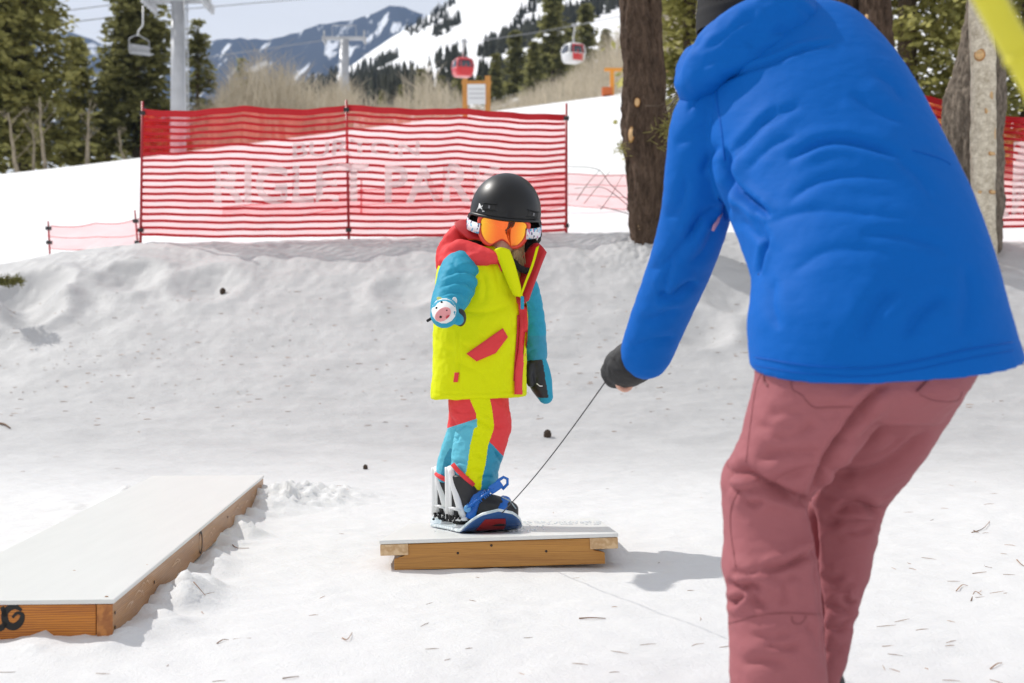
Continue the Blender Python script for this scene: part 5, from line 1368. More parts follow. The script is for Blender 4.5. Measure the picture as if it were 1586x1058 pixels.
# ---- helmet, goggles, hair ----
HC = P(783, 330, DC + .015); HR = Matrix.Rotation(R(6.5), 3, 'Y') @ Matrix.Rotation(R(7), 3, 'X')     # roll and nod
def hp(x, y, z): return HC + HR @ Vector((x, y, z))
hm = MB(); vs, fs = [], []; NU, NV = 64, 26
def brim(a):      # lowest z of the shell by angle; a = -90 deg is the face
    f = math.cos(a + math.pi / 2)
    return -0.012 - 0.006 * max(0, f) ** 2 - 0.060 * max(0, -f + 0.35) ** 0.7 * (1 if f < 0.35 else 0)
def shell_pt(a, t, grow=0.0):
    zb = brim(a); th = t * (math.pi / 2 + math.asin(min(.95, -zb / 0.150)))
    ra, rb, rc = 0.1265 + grow, 0.152 + grow, 0.142 + grow
    return Vector((ra * math.sin(th) * math.cos(a), rb * math.sin(th) * math.sin(a), rc * math.cos(th)))
for j in range(NV + 1):
    for i in range(NU): vs.append(hp(*shell_pt(2 * math.pi * i / NU, max(j, 0.02) / NV)))
for j in range(NV):
    for i in range(NU): fs.append((j * NU + i, (j + 1) * NU + i, (j + 1) * NU + (i + 1) % NU, j * NU + (i + 1) % NU))
me_h = MB().add(vs, fs).mesh("helmet"); bm = bmesh.new(); bm.from_mesh(me_h); bmesh.ops.recalc_face_normals(bm, faces=bm.faces); bmesh.ops.solidify(bm, geom=list(bm.faces), thickness=.012); bmesh.ops.recalc_face_normals(bm, faces=bm.faces); bm.to_mesh(me_h); bm.free()
helmet = link_mesh("helmet", me_h, M_HELMET, child)
lip = [hp(*shell_pt(a, 1.0, .001)) for a in np.linspace(-math.pi, math.pi, 73)]
MB().tube(lip, .0055, 8).build("rim", M_HELMET, helmet)
def on_helmet(u, v, off=0.0):
    _BVH.pop(me_h.name, None) if False else None
    return on_surf(u, v, off, me_h)
for (u, v, tilt) in ((758.5, 321, 8), (824, 332, 8)):
    c = on_helmet(u, v, -.004)
    n = (c - HC).normalized(); M = n.to_track_quat('Z', 'X').to_matrix().to_4x4(); M.translation = c
    X_ = Vector((math.cos(R(tilt)), 0, -math.sin(R(tilt)))); Y_ = n.cross(X_).normalized(); X_ = Y_.cross(n).normalized()
    M = Matrix((X_, Y_, n)).transposed().to_4x4(); M.translation = c
    sl_ = MB().box((0, 0, .003), .052, .021, .006, M).build("vent", mat("vent black", (.002, .002, .002), .5), helmet, bevel=.003)
    for sy in (-1, 1): MB().box((0, sy * .0125, .0035), .056, .003, .007, M).build("vent_lip", M_HELMET, sl_, bevel=.001)
    MB().box((0.001, 0, .0072), .007, .010, .003, M).build("vent_slider", mat("grey slider", (.16, .16, .17), .4), sl_, bevel=.001)
lg = MB()
for pts in ([(738.5, 327.5), (741.5, 321), (743, 315.5)], [(742.5, 315.5), (745, 321), (748, 328)], [(740.5, 322.5), (744, 322), (750, 317)], [(742, 319), (746, 323), (750, 328)]):
    A = [on_helmet(u, v, .0015) for u, v in pts]; lg.tube(A, .0022, 6)
lg.build("white_logo", mat("white print", (.8, .8, .8), .5), helmet)
# goggles: outline in head space wrapped on the face
def gog(x, z, off):      # x across, z up (m) -> wrapped in front of the face
    rad = 0.125; a = x / rad
    return hp(rad * math.sin(a) * 0.98, -(0.098 + off) - rad * math.cos(a) * 0.62 + 0.055, z)
G_OUT = [(-.098, -.020), (-.100, -.045), (-.092, -.075), (-.068, -.102), (-.042, -.112), (-.022, -.100), (0, -.088), (.020, -.097), (.040, -.112), (.068, -.104), (.092, -.078), (.101, -.048), (.098, -.022), (.06, -.012), (0, -.009), (-.06, -.011)]
GS = 1.04
def closed(pts, n):
    p = np.array(pts); q = np.concatenate([p[-2:], p, p[:3]]); c = crom(q, n); return c[2 * n:2 * n + len(p) * n]
oc = closed(G_OUT, 5) * GS; ctr = np.array([0, -.055])
NO = len(oc)
fr = MB(); vs = []
for sc_, off in ((1.0, -.035), (1.03, .0), (1.0, .013), (.88, .017), (.83, .006)):
    for q in oc: z = ctr + (q - ctr) * np.array([sc_, sc_ if sc_ > .95 else sc_ - .0]); vs.append(gog(z[0], z[1], off))
fr.add(vs, [(r * NO + i, r * NO + (i + 1) % NO, (r + 1) * NO + (i + 1) % NO, (r + 1) * NO + i) for r in range(4) for i in range(NO)])
gg = fr.build("goggles", M_GOGF, child)
le = MB(); vs = []
SCL = (.845, .7, .5, .3, .12, 0.0)
for sc_ in SCL:
    for q in oc: z = ctr + (q - ctr) * sc_; vs.append(gog(z[0], z[1], .011 + .004 * (1 - sc_)))
le.add(vs, [(r * NO + i, r * NO + (i + 1) % NO, (r + 1) * NO + (i + 1) % NO, (r + 1) * NO + i) for r in range(len(SCL) - 1) for i in range(NO)])
def lens_material():
    m = bpy.data.materials.new("orange mirrored lens"); m.use_nodes = True; nt = m.node_tree; N, L = nt.nodes, nt.links; b = N["Principled BSDF"]
    b.inputs["Metallic"].default_value = 0.85; b.inputs["Roughness"].default_value = 0.05; b.inputs["Coat Weight"].default_value = 0.8
    # interference tint shifts with the viewing angle as on a real mirror coating
    lw = N.new("ShaderNodeLayerWeight"); lw.inputs["Blend"].default_value = 0.5
    r = N.new("ShaderNodeValToRGB"); e = r.color_ramp.elements; e[0].position = 0.012; e[0].color = (0.95, 0.15, 0.006, 1); e[1].position = 0.13; e[1].color = (1.0, 0.56, 0.012, 1)
    L.new(lw.outputs["Facing"], r.inputs[0]); L.new(r.outputs[0], b.inputs["Base Color"])
    return m
le.build("lens", lens_material(), gg)
def strap_material():
    m = bpy.data.materials.new("patterned strap"); m.use_nodes = True; nt = m.node_tree; N, L = nt.nodes, nt.links; b = N["Principled BSDF"]; b.inputs["Roughness"].default_value = .7
    t = N.new("ShaderNodeTexCoord"); v = N.new("ShaderNodeTexVoronoi"); v.inputs["Scale"].default_value = 95; L.new(t.outputs["Object"], v.inputs["Vector"])
    s = N.new("ShaderNodeSeparateColor"); L.new(v.outputs["Color"], s.inputs[0])
    r = N.new("ShaderNodeValToRGB"); r.color_ramp.interpolation = 'CONSTANT'; e = r.color_ramp.elements
    e[0].position = 0; e[0].color = (.76, .77, .80, 1); e[1].position = .52; e[1].color = (.10, .42, .62, 1)
    for p_, c_ in ((.72, (.03, .03, .12, 1)), (.82, (.55, .20, .45, 1)), (.90, (.76, .77, .80, 1))): q = e.new(p_); q.color = c_
    L.new(s.outputs[0], r.inputs[0]); L.new(r.outputs[0], b.inputs["Base Color"]); return m
M_STRAP = strap_material()
stp = MB(); vs = []
AN = np.linspace(R(-52), R(232), 57)
for a in AN:
    low = -.048 + .016 * math.sin(a)
    for dz in (-.018, .018): vs.append(hp(.134 * math.cos(a), .152 * math.sin(a) - (.0 if a > 0 and a < math.pi else 0.0), low + dz))
    for dz in (.018, -.018): vs.append(hp(.129 * math.cos(a), .147 * math.sin(a), low + dz))
stp.add(vs, [(i * 4 + k, i * 4 + (k + 1) % 4, (i + 1) * 4 + (k + 1) % 4, (i + 1) * 4 + k) for i in range(len(AN) - 1) for k in range(4)])
stp.build("strap", M_STRAP, gg)
# helmet ear pads, chin strap
for s in (-1, 1):
    ep = MB(); limb(ep, [(hp(s * .100, .01, -.03), .034), (hp(s * .104, .0, -.075), .032), (hp(s * .092, -.02, -.110), .022)], 4, 14)
    epm = remesh(ep, .005, 2); co, no = get_co(epm), get_no(epm); set_co(epm, co + no * (fbm(co * 70, 2) * .006)[:, None])
    link_mesh("ear_pad", epm, M_BLACKF, helmet)
cs = MB(); limb(cs, [(P(828, 376, DC - .03), .012), (P(831, 395, DC - .07), .014), (P(829, 412, DC - .09), .013), (P(822, 420, DC - .10), .012), (P(806, 416, DC - .11), .012), (P(795, 404, DC - .10), .010)], 5, 12)
csm = remesh(cs, .004, 1); co, no = get_co(csm), get_no(csm); set_co(csm, co + no * (fbm(co * 90, 2) * .006)[:, None])
link_mesh("chin_strap", csm, M_BLACKF, helmet)
MB().tube([P(836, 357, DC + .02), P(832, 370, DC - .01), P(827, 378, DC - .03)], .0035, 6).build("strap_webbing", M_WHITEF, helmet)
hr = MB(); r_ = random.Random(8)
for k in range(70):
    a = r_.random(); u0 = 796 + 12 * a + r_.gauss(0, 1); dd = -.075 + .03 * a
    hr.tube([P(u0 + 4, 374, DC + dd), P(u0 + r_.gauss(1, 2), 392, DC + dd - .012), P(u0 + r_.gauss(1, 3) - 1, 410, DC + dd - .014), P(u0 + r_.gauss(3, 3), 424 + r_.gauss(0, 4), DC + dd - .012)], [.0022, .002, .0016, .0006], 5)
hr.build("hair", M_BLOND, child)

# ================================================================== snowboard
nose_d, tail_d = 4.66, 5.44
nx_, tx_ = (772 - CU) * nose_d / F, (700 - CU) * tail_d / F
bd = empty("snowboard", Vector(((nx_ + tx_) / 2, (nose_d + tail_d) / 2, plate_z((nx_ + tx_) / 2, 5.05))))
tag(bd, "small blue snowboard with white bindings standing on the balance box, nose to the camera", "snowboard")
ax = Vector((nx_ - tx_, nose_d - tail_d, 0)); BL_ = ax.length; ax.normalize(); sx_ = Vector((-ax.y, ax.x, 0)); sx_ = sx_ if sx_.x > 0 else -sx_
NB, NC = 60, 14
def board_pt(s, c, up):
    """s: 0 tail .. 1 nose, c: -1..1 across."""
    x = (tx_ + (nx_ - tx_) * s); y = tail_d + (nose_d - tail_d) * s
    e = min(s, 1 - s) * BL_; w = 0.108 * (math.sqrt(max(0, 1 - (1 - min(1, e / .13)) ** 2.2))) * (1 - .10 * math.sin(math.pi * s)) + .0005
    lift = .070 * max(0, (s - .80) / .20) ** 2 + .055 * max(0, (.17 - s) / .17) ** 2
    p = Vector((x, y, 0)) + sx_ * c * w
    p.z = plate_z(p.x, p.y) + .004 + lift + up
    return p
vs = []; TH = .0095
for k in range(NB + 1):
    for c in np.linspace(-1, 1, NC + 1): vs.append(board_pt(k / NB, c, 0))
n0 = len(vs)
for k in range(NB + 1):
    for c in np.linspace(-1, 1, NC + 1): vs.append(board_pt(k / NB, c, TH))
W_ = NC + 1
fb = [(k * W_ + j, (k + 1) * W_ + j, (k + 1) * W_ + j + 1, k * W_ + j + 1) for k in range(NB) for j in range(NC)]
ft = [(n0 + k * W_ + j, n0 + k * W_ + j + 1, n0 + (k + 1) * W_ + j + 1, n0 + (k + 1) * W_ + j) for k in range(NB) for j in range(NC)]
ed = [(k * W_, n0 + k * W_, n0 + (k + 1) * W_, (k + 1) * W_) for k in range(NB)] + [((k + 1) * W_ - 1, (k + 2) * W_ - 1, n0 + (k + 2) * W_ - 1, n0 + (k + 1) * W_ - 1) for k in range(NB)]
ed += [(j, j + 1, n0 + j + 1, n0 + j) for j in range(NC)] + [(NB * W_ + j + 1, NB * W_ + j, n0 + NB * W_ + j, n0 + NB * W_ + j + 1) for j in range(NC)]
mb = MB(); mb.v = [tuple(v) for v in vs]; mb.f = fb + ft + ed; mb.mi = [0] * len(fb) + [1] * len(ft) + [2] * len(ed)
deck = mb.build("deck", [M_BOARDBASE, M_BOARDTOP, M_BOARDTOP], bd)
pr = MB(); vs = []
SS, CC = np.linspace(.86, .962, 8), np.linspace(-.52, .42, 10)
for s in SS:
    for c in CC: vs.append(board_pt(s, c, -.0015))
pr.add(vs, [(k * 10 + j, (k + 1) * 10 + j, (k + 1) * 10 + j + 1, k * 10 + j + 1) for k in range(7) for j in range(9)])
pr.build("red_print", M_BOARDRED, deck)
# bindings
def binding(hx, d, zb, front):
    k = d / F; x0 = (hx - CU) * k
    r = MB().box((x0 + .105, d, zb - .012), .20, .105, .016).build("baseplate", M_WHITEB, bd, smooth=False, bevel=.005)
    hb_ = MB()
    # curved shell behind the calf, cut out at the sides: spine, side struts, heel cup
    def pt(a, z, rad=.064): return Vector((x0 + .050 - rad * math.cos(a) * (1 + .0), d + rad * 0.88 * math.sin(a), zb + z)) + Vector((-.10 * max(0, z - .05) * 0.15, 0, 0))
    def strip(path, w, t=.006):
        hb_.tube([pt(a, z) for a, z in path], [w] * len(path), 8, flat=.42)
    strip([(0, .01), (0, .09), (0, .175), (0, .19)], .018)
    for s in (-1, 1):
        strip([(s * 1.35, .015), (s * 1.05, .06), (s * .72, .12), (s * .42, .175), (s * .15, .192)], .0115)
        strip([(s * .38, .02), (s * .40, .10), (s * .40, .175)], .009)
        strip([(s * 1.2, .045), (s * .8, .048), (s * .3, .05), (0, .05)], .010)
    strip([(-1.5, .018), (-1, .014), (-.5, .012), (0, .012), (.5, .012), (1, .014), (1.5, .018)], .017)
    strip([(-1.1, .048), (-.6, .052), (0, .052), (.6, .052), (1.1, .048)], .010)
    hb_.build("highback", M_WHITEB, r)
    st = MB(); q = random.Random(int(hx))
    for i in range(16): a = q.uniform(-1.5, -.3); st.tube([pt(a, q.uniform(.0, .03), .078), pt(a + q.uniform(.05, .2), q.uniform(.0, .03), .078)], .0045, 6)
    st.build("heel_print", M_BLACKF, r)
    # straps over the ankle and the toe
    sp_ = MB()
    def over(xa, za, xb, zb_, w, th=.0045, lift=.056):
        pts = []
        for t in np.linspace(0, 1, 13):
            an = math.pi * t; pts.append(Vector((x0 + xa + (xb - xa) * math.sin(an / 2), d - .058 * math.cos(an), zb + za + (zb_ - za) * math.sin(an) )))
        return pts
    a1 = over(.055, .018, .115, .125, .0); sp_.tube(a1, [.0165] * 13, 8, flat=.34)
    a2 = over(.160, .010, .185, .085, .0); sp_.tube(a2, [.0155] * 13, 8, flat=.34)
    so_ = sp_.build("straps", M_BLUEP, r)
    if front:
        # ratchet ladder that runs up and forward with its loose loop end
        la = [P(724, 787, d - .075), P(738, 776, d - .082), P(754, 764, d - .085), P(768, 755, d - .075)]
        lm = MB().tube(la, [.0155, .015, .015, .014], 8, flat=.36)
        for t in np.linspace(.05, .95, 17):
            A = crom([list(p) for p in la], 6); q_ = Vector(A[int(t * (len(A) - 1))]); lm.box(q_ - Vector((0, .007, 0)), .0035, .004, .024, (Matrix.Translation(q_) @ Matrix.Rotation(R(-36), 4, 'Y') @ Matrix.Translation(-q_)))
        lm.build("ladder_strap", M_BLUEP, so_)
        MB().ell(P(724, 788, d - .083), .013, .007, .013, None, 16, 8).build("strap_bolt", mat("bright bolt", (.1, .32, .62), .3), so_)
        bu = MB()
        bu.box(P(768, 754, d - .08), .046, .020, .030, Matrix.Translation(P(768, 754, d - .08)) @ Matrix.Rotation(R(-34), 4, 'Y') @ Matrix.Translation(-P(768, 754, d - .08)))
        bu.build("ratchet", M_BLUEP, so_, smooth=False, bevel=.005)
        MB().tube([P(766, 752, d - .08), P(772, 744, d - .082), P(780, 739, d - .08), P(786, 742, d - .076), P(786, 750, d - .074), P(778, 758, d - .075)], .0052, 8).build("ratchet_loop", M_BLUEP, so_)
    return r
binding(704, d1, zb1, True)
binding(682, d2, zb2, False)
# line reel near the nose and the cord to the adult's hand
rl_c = board_pt(.885, .18, TH)
MB().tube([rl_c, rl_c + Vector((0, 0, .018)), rl_c + Vector((0, 0, .026))], [.034, .034, .022], 20).build("line_reel", M_BLACKL, bd)
HAND = P(950, 582, 3.25)
cs_ = rl_c + Vector((0, 0, .024))
cl = MB().tube([cs_.lerp(HAND + Vector((.0, .0, .012)), t) - Vector((0, 0, .018 * math.sin(math.pi * t))) for t in np.linspace(0, 1, 24)], .0017, 6).build("tow_cord", mat("dark braided cord", (.03, .03, .034), .7))
tag(cl, "thin dark cord stretched from the snowboard's nose up to the adult's hand", "cord")
# crumbs of ice on the deck
mb = MB(); r_ = random.Random(14)
for k in range(260):
    p = board_pt(r_.uniform(.35, .93), r_.uniform(-.95, .95), TH); s = r_.uniform(.0012, .0038); mb.ell(p, s * 1.3, s * 1.2, s, None, 5, 3)
mb.build("ice_crumbs", bpy.data.materials["icy crumbs"], deck, smooth=False)["kind"] = "stuff"
# ================================================================== adult bending forward
def fabric(name, col, bump=.12, rough=.5):
    return mat(name, col, rough, bump=bump * 1.2, bscale=34, stretch=(1, 1, 2.0), spec=.12)
M_BLUEJ = fabric("royal blue shell fabric", (0.0005, 0.110, 0.46), .10, .7)
M_BLUED = fabric("royal blue seam", (0.002, 0.10, 0.46), .10, .5)
M_ROSE = fabric("dusty rose snow trouser fabric", (0.34, 0.118, 0.132), .12, .72)
M_CUFF = mat("black stretch cuff", (0.012, 0.012, 0.013), .7, bump=.2, bscale=300)
M_KNIT = mat("black ribbed knit", (0.016, 0.016, 0.018), .95)
M_HAIRB = mat("brown hair", (0.06, 0.035, 0.02), .5, var=.4, vscale=50)
M_BOOTA = mat("dark grey snow boot", (0.03, 0.03, 0.033), .6, bump=.3, bscale=60)

# body: head, trunk, arms to the fingers, legs: one continuous surface
ab = MB()
limb(ab, [(P(1345, 545, 2.64), .10), (P(1335, 480, 2.66), .105), (P(1300, 330, 2.77), .11), (P(1250, 200, 2.90), .085), (P(1190, 110, 2.98), .06), (P(1160, 55, 3.02), .055)], 5, 20)
HDA = P(1160, -4, 3.08)
ab.ell(HDA + Vector((0, 0, .035)), .078, .095, .105); ab.ell(HDA + Vector((-.03, .035, -.045)), .06, .07, .07)
ab.ell(HDA + Vector((-.055, .100, -.010)), .012, .016, .018)                      # nose
ab.ell(HDA + Vector((-.045, .090, -.052)), .022, .010, .006)                      # mouth
ab.ell(HDA + Vector((-.042, .080, -.085)), .022, .02, .018)
for s in (-1, 1): ab.ell(HDA + Vector((s * .078, .0, -.01)), .012, .02, .03)
limb(ab, [(P(1110, 190, 2.86), .06), (P(1085, 310, 2.93), .048), (P(1045, 420, 3.05), .042), (P(1005, 505, 3.17), .032), (P(975, 552, 3.23), .026), (P(965, 566, 3.245), .024)], 5, 16)
limb(ab, [(P(1345, 150, 2.86), .05), (P(1385, 190, 2.89), .036), (P(1389, 285, 2.98), .036), (P(1340, 380, 3.04), .034), (P(1275, 418, 3.10), .030), (P(1235, 432, 3.14), .026)], 5, 16)
limb(ab, [(P(1280, 600, 2.58), .065), (P(1195, 740, 2.60), .05), (P(1195, 900, 2.54), .048), (P(1206, 1085, 2.46), .045)], 5, 16)
limb(ab, [(P(1400, 600, 2.66), .06), (P(1312, 780, 2.79), .045), (P(1285, 930, 2.755), .042), (P(1262, 1075, 2.70), .045)], 5, 16)
def hand(mb, wrist, dirv, palmn, side, k=1.0, curl=1.0):
    """Palm, five bent fingers of their own length closing round what is held."""
    X_ = dirv.normalized(); Z_ = palmn.normalized(); Y_ = Z_.cross(X_).normalized() * side
    def q(x, y, z): return wrist + (X_ * x + Y_ * y + Z_ * z) * k
    limb(mb, [(q(0, 0, 0), .024 * k), (q(.03, .004, 0), .027 * k), (q(.06, .004, .002), .026 * k)], 3, 12)
    for i, (y, l) in enumerate(((-.030, .92), (-.011, 1.0), (.009, .95), (.028, .78))):
        limb(mb, [(q(.05, y * .8, 0), .0105 * k), (q(.085, y, .004), .0095 * k), (q(.085 + .022 * l, y, .022 + .012 * curl * l), .0088 * k), (q(.085 + .008 * l, y, .022 + .036 * curl * l), .0082 * k), (q(.070, y, .024 + .030 * curl * l), .0072 * k)], 3, 10)
    limb(mb, [(q(.012, -.022, .006), .0125 * k), (q(.036, -.044, .018), .0115 * k), (q(.060, -.036, .040), .0100 * k), (q(.078, -.022, .050), .0080 * k)], 3, 10)
WR = P(966, 560, 3.24)
hand(ab, WR + Vector((.012, -.005, .028)), Vector((-.35, .12, -.55)), Vector((.6, .2, -.35)), 1, .80)
hand(ab, P(1235, 432, 3.14), Vector((-.6, .5, -.4)), Vector((.2, .3, -.9)), -1, .95)
adult = link_mesh("person", remesh(ab, .0055, 3), M_SKIN)
tag(adult, "adult in a blue hooded jacket and dusty rose trousers, bending forward and holding the cord", "adult")

# ---- trousers ----
tb_ = MB()
D1 = 2.55
loft([ring((1176, 520), (1520, 505), D1 + .02, .165), ring((1172, 560), (1518, 548), D1, .165), ring((1170, 590), (1500, 590), D1, .16), ring((1168, 615), (1480, 618), D1, .15), ring((1175, 650), (1450, 655), D1 + .02, .12)], 5, 48, tb_)
loft([ring((1170, 590), (1400, 605), D1, .135), ring((1156, 650), (1345, 668), D1 + .005, .128), ring((1140, 700), (1298, 722), D1 + .02, .118), ring((1122, 728), (1262, 758), D1 + .035, .110), ring((1119, 765), (1247, 780), D1 + .04, .102),
      ring((1123, 830), (1257, 832), D1 + .02, .098), ring((1118, 880), (1264, 880), D1, .098), ring((1126, 912), (1268, 912), D1 - .01, .094), ring((1130, 960), (1272, 960), D1 - .03, .092), ring((1131, 1058), (1279, 1058), D1 - .06, .095), ring((1128, 1130), (1290, 1130), D1 - .08, .105)], 5, 44, tb_)
loft([ring((1330, 575), (1512, 562), D1 + .04, .14), ring((1312, 620), (1482, 618), D1 + .07, .13), ring((1280, 680), (1442, 682), D1 + .13, .118), ring((1252, 735), (1404, 740), D1 + .19, .108), ring((1240, 785), (1368, 786), D1 + .22, .100), ring((1240, 822), (1357, 822), D1 + .22, .098),
      ring((1240, 860), (1349, 862), D1 + .215, .096), ring((1240, 905), (1336, 908), D1 + .21, .094), ring((1238, 940), (1322, 945), D1 + .205, .09), ring((1236, 1000), (1311, 1002), D1 + .19, .09), ring((1232, 1058), (1296, 1058), D1 + .17, .09), ring((1218, 1105), (1302, 1105), D1 + .16, .098)], 5, 44, tb_)
tra = remesh(tb_, .0052, 3)
L3 = lambda x, y: (1100 + x / 2.1256, 560 + y / 2.1256)       # traced on an enlargement of the trousers
def T(*p): return [L3(*q) for q in p]
smooth_mesh(tra, 2, .5)
folds(tra, [
    (T((45, 375), (110, 365), (190, 405), (260, 440), (320, 465)), 13, 0.0320, .4), (T((60, 410), (110, 425), (180, 415), (260, 445)), 9, 0.0160),
    (T((50, 330), (60, 390), (70, 420)), 7, 0.0160), (T((110, 440), (140, 470), (180, 455)), 8, 0.0128), (T((300, 430), (330, 500), (345, 600), (345, 650)), 9, 0.0224),
    (T((165, 690), (250, 670), (340, 620)), 9, 0.0208, -.5), (T((60, 720), (100, 745), (140, 735), (170, 760)), 10, 0.0224), (T((60, 780), (85, 790), (120, 770)), 8, 0.0288), (T((70, 690), (120, 700), (165, 690)), 8, 0.0128),
    (T((180, 700), (230, 720), (290, 700)), 9, 0.0096), (T((130, 740), (150, 790), (190, 810)), 9, 0.0128), (T((240, 720), (250, 770), (230, 800)), 9, 0.0096),
    (T((175, 930), (240, 945), (300, 935)), 9, 0.0112), (T((130, 900), (200, 910), (270, 890)), 10, 0.0080), (T((100, 1000), (180, 985), (260, 1000)), 12, 0.0096), (T((310, 860), (340, 900), (350, 960)), 9, 0.0096),
    (T((200, 250), (280, 240), (350, 200)), 14, 0.0112), (T((150, 330), (230, 300), (320, 300), (370, 280)), 14, 0.0144), (T((180, 180), (260, 170), (330, 180)), 14, 0.0080), (T((200, 390), (270, 370), (350, 330)), 13, 0.0144), (T((150, 210), (220, 220), (290, 200)), 12, 0.0064),
    (T((370, 350), (470, 370), (560, 350), (650, 290), (720, 230)), 14, 0.0224, .3), (T((400, 270), (480, 250), (560, 200)), 14, 0.0128), (T((450, 310), (560, 300), (640, 240)), 13, 0.0096), (T((360, 430), (430, 450), (520, 440)), 13, 0.0096),
    (T((400, 500), (470, 470), (540, 490), (580, 480)), 10, 0.0192), (T((380, 520), (460, 530), (540, 525)), 10, 0.0160), (T((430, 555), (480, 560), (540, 540)), 9, 0.0128), (T((500, 470), (520, 490), (560, 492)), 8, 0.0128),
    (T((430, 770), (460, 800), (480, 790)), 9, 0.0224), (T((380, 800), (420, 810), (460, 830)), 10, 0.0192), (T((400, 740), (440, 750), (480, 740)), 9, 0.0128), (T((370, 700), (400, 720), (440, 700)), 10, 0.0128), (T((385, 870), (420, 880), (450, 850)), 9, 0.0128), (T((390, 940), (420, 950), (445, 930)), 9, 0.0096),
    (T((340, 480), (345, 600), (350, 700), (365, 800), (375, 1000)), 8, 0.0160), (T((590, 60), (480, 180), (390, 310), (335, 430), (325, 470)), 12, 0.0352)],
    [((6, 6, 14), .0035, True), ((15, 15, 30), .0022, True), ((40, 40, 40), .0008, False)])
smooth_mesh(tra, 1, .25)
trous = link_mesh("trousers", tra, M_ROSE, adult)
_BVH.clear()
def seam(pts, name, m, parent, me_, r=.0022, off=.0006, n=8):
    A = crom([list(p) for p in pts], n); q = [on_surf(u, v, off, me_) for u, v in A]; q = [x for x in q if x is not None]
    return MB().tube(q, r, 6, flat=.6).build(name, m, parent) if len(q) > 2 else None
M_SEAM = mat("rose seam thread", (0.25, 0.072, 0.082), .7)
seam(T((185, 20), (150, 90), (118, 330)), "side_seam", M_SEAM, trous, tra, .0013)
seam(T((60, 862), (150, 838), (240, 828), (362, 832)), "knee_seam", M_SEAM, trous, tra, .0015)
seam(T((268, 40), (270, 90), (300, 110), (340, 150), (400, 150), (470, 150)), "seat_pocket_seam", M_SEAM, trous, tra, .0013)
seam(T((95, 425), (70, 480), (68, 560), (85, 680)), "knee_panel_seam", M_SEAM, trous, tra, .0013)
seam(T((690, 110), (740, 130), (810, 130), (830, 100)), "pocket_seam", M_SEAM, trous, tra, .0013)
seam(T((765, 25), (720, 60), (680, 100)), "pocket_zip", M_SEAM, trous, tra, .004)
seam(T((180, 20), (178, 60), (190, 80)), "belt_loop", M_SEAM, trous, tra, .003)
seam(T((268, 838), (275, 860), (300, 862), (318, 838)), "knee_tab", M_SEAM, trous, tra, .0013)
MB().tube([P(1207, 1105, D1 - .08 - .0), P(1207, 1130, D1 - .08)], .001, 4).build("hem_thread", M_SEAM, trous)

# ---- boots (below the frame, on the snow) ----
def boot_a(u, d, toe):
    b = P(u, 529, d); g = float(ground_z(b.x, d)[0]); mb = MB()
    X_ = toe.normalized(); Y_ = Vector((-X_.y, X_.x, 0)); c = Vector((b.x, d, g))
    def st(t, z, hw, hh): p = c + X_ * (t * .29 - .09); return [p.x, p.y, g + z, *(Y_ * hw), 0, 0, hh, 2.6]
    loft([st(0, .045, .03, .04), st(.08, .055, .042, .055), st(.4, .06, .048, .06), st(.75, .05, .05, .05), st(.95, .04, .04, .035), st(1, .035, .02, .02)], 4, 24, mb)
    p = c - X_ * .02
    loft([[p.x, p.y, g + .06, *(X_ * .045), *(Y_ * .042), 2.2], [p.x, p.y, g + .115, *(X_ * .044), *(Y_ * .040), 2.2]], 1, 24, mb)
    return link_mesh("boot", remesh(mb, .007, 3), M_BOOTA, adult)
boot_a(1208, 2.47, Vector((-.25, 1, 0))); boot_a(1258, 2.74, Vector((-.15, 1, 0)))

# ---- jacket ----
jb = MB()
def jr(L, Rr, d, depth, tilt, n=2.25): return ring(L, Rr, d, depth, tilt, n)
loft([jr((1165, 574), (1577, 549), 2.55, .200, .030), jr((1163, 556), (1571, 532), 2.55, .200, .026), jr((1160, 495), (1553, 478), 2.57, .195, 0), jr((1166, 430), (1527, 390), 2.61, .180, -.03), jr((1150, 372), (1496, 312), 2.67, .17, -.055), jr((1124, 300), (1456, 236), 2.74, .16, -.075),
      jr((1098, 222), (1417, 166), 2.81, .15, -.09), jr((1092, 165), (1378, 112), 2.87, .135, -.095), jr((1108, 120), (1335, 70), 2.92, .115, -.09), jr((1140, 85), (1275, 45), 2.97, .08, -.07)], 7, 72, jb)
